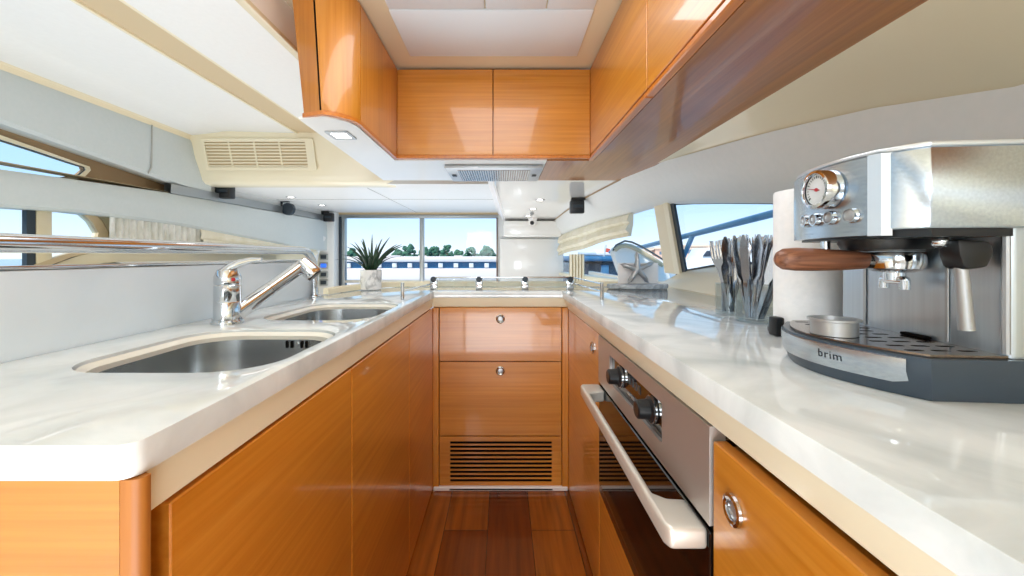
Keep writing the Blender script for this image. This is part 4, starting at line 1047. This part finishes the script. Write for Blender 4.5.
# side deck rail outside the starboard windows
rp_ = [atX(1000,158,1.35),atX(775,213,1.35),atX(700,232.5,1.35),atX(640,247.5,1.35),atX(610,252,1.35)]
t = thing('deck_rail', 'blue-grey deck handrail sloping past the right windows outside', 'rail', rp_[1])
MB().tube(rp_,.020,12).obj('rail','xteal',t)
MB().tube([atX(693,234.5,1.35),atX(683,258,1.33),atX(678,275,1.33),atX(676,290,1.33)],.017,12).obj('stanchion','xteal',t)
o = MB().box((1.02,-1.5,.55),(1.6,6.0,.62),.02).obj('side_deck','xwhite'); o['kind'] = 'structure'
# boats through the left window
xb = thing('moored_boat', 'dark moored boat low in the left side window', 'boat', (-17,12,ZS))
MB().prism([(9,ZS),(14,ZS),(14.5,.35),(8.6,.45)],-16,-13.5,'x',.08,2).obj('hull','xnavy',xb)
MB().prism([(9.8,.4),(13.5,.36),(13.1,.75),(10.3,.78)],-15.6,-13.9,'x',.06,2).obj('cabin','xblue',xb)

# ================================================================ CAMERA, LIGHT, WORLD
cam = bpy.data.cameras.new('camera'); co = bpy.data.objects.new('camera', cam); COL.objects.link(co)
co.location = (0,0,H); co.rotation_euler = (PI/2,0,0)
cam.sensor_width = 36; cam.lens = F/1024*36; cam.shift_x = (512-VX)/1024; cam.shift_y = -(288-VY)/1024
cam.clip_start = .02; cam.clip_end = 2000; SC.camera = co
def area(name, loc, target, sx, sy, power, col=(1,1,1)):
    l = bpy.data.lights.new(name,'AREA'); l.shape = 'RECTANGLE'; l.size = sx; l.size_y = sy; l.energy = power; l.color = col
    o = bpy.data.objects.new(name, l); COL.objects.link(o); o.location = loc
    d_ = (Vector(target)-Vector(loc)).normalized(); o.rotation_euler = d_.to_track_quat('-Z','Y').to_euler(); return o
CO = (.86,.94,1)
area('added_cockpit_fill', (0,-1.6,1.5), (0,1.6,1.0), 1.7, .8, 7.5, CO)  # added soft fill behind the camera, no fixture there
area('added_galley_fill', (-.05,.95,1.905), (-.05,.95,0), .5, 1.0, 7, (.9,.95,1))  # added downward fill for the worktops, not a fitted ceiling lamp
area('added_port_upfill', (-1.33,1.0,.35), (-1.33,1.0,2), .9, 2.4, 20, CO)  # fill added out of sight behind the partition, brightens port walls and ceiling
area('added_saloon_upfill', (-.6,3.35,.35), (-.6,3.35,2), 2.2, 1.7, 27, CO)  # added upward fill hidden below worktop level, lifts the saloon ceiling
area('added_cockpit_upfill', (0,-.75,.25), (0,-.2,2), 1.4, .9, 44, CO)  # unseen fill added low behind the camera for galley ceiling and undersides
area('added_starboard_fill', (-.6,-1.4,1.35), (.9,1.6,1.3), .7, .7, 10, CO)  # extra fill added behind the camera to brighten the right wall
def spotl(loc, power, ang=150, size=.03, tgt=None):
    l = bpy.data.lights.new('saloon_spot','SPOT'); l.energy = power; l.spot_size = math.radians(ang); l.spot_blend = .6; l.shadow_soft_size = size
    o = bpy.data.objects.new('saloon_spot', l); COL.objects.link(o); o.location = loc; return o
sun = bpy.data.lights.new('sun','SUN'); sun.energy = 4.5; sun.angle = .03; sun.color = (1,.96,.9)
so = bpy.data.objects.new('sun', sun); COL.objects.link(so); so.rotation_euler = (math.radians(42),0,math.radians(-25))
w = bpy.data.worlds.new('sky'); SC.world = w; w.use_nodes = True; nt = w.node_tree; N = nt.nodes; L = nt.links; N.clear()
o_ = N.new('ShaderNodeOutputWorld'); bg = N.new('ShaderNodeBackground'); tc = N.new('ShaderNodeTexCoord'); sp = N.new('ShaderNodeSeparateXYZ'); cr = N.new('ShaderNodeValToRGB')
cr.color_ramp.elements[0].position = 0; cr.color_ramp.elements[0].color = lin('#e6f2fb')
cr.color_ramp.elements[1].position = .6; cr.color_ramp.elements[1].color = lin('#5fa4dd')
e_ = cr.color_ramp.elements.new(.12); e_.color = lin('#b4dbf8')
L.new(tc.outputs['Generated'], sp.inputs[0]); L.new(sp.outputs[2], cr.inputs[0]); L.new(cr.outputs[0], bg.inputs[0]); bg.inputs[1].default_value = 1.35; L.new(bg.outputs[0], o_.inputs[0])
SC.view_settings.view_transform = 'Standard'; SC.view_settings.look = 'None'; SC.view_settings.exposure = 0.0
SC.cycles.use_denoising = True
SC.cycles.max_bounces = 12; SC.cycles.diffuse_bounces = 6; SC.cycles.glossy_bounces = 5; SC.cycles.transparent_max_bounces = 16
SC.cycles.sample_clamp_indirect = 8; SC.cycles.caustics_reflective = False; SC.cycles.caustics_refractive = False
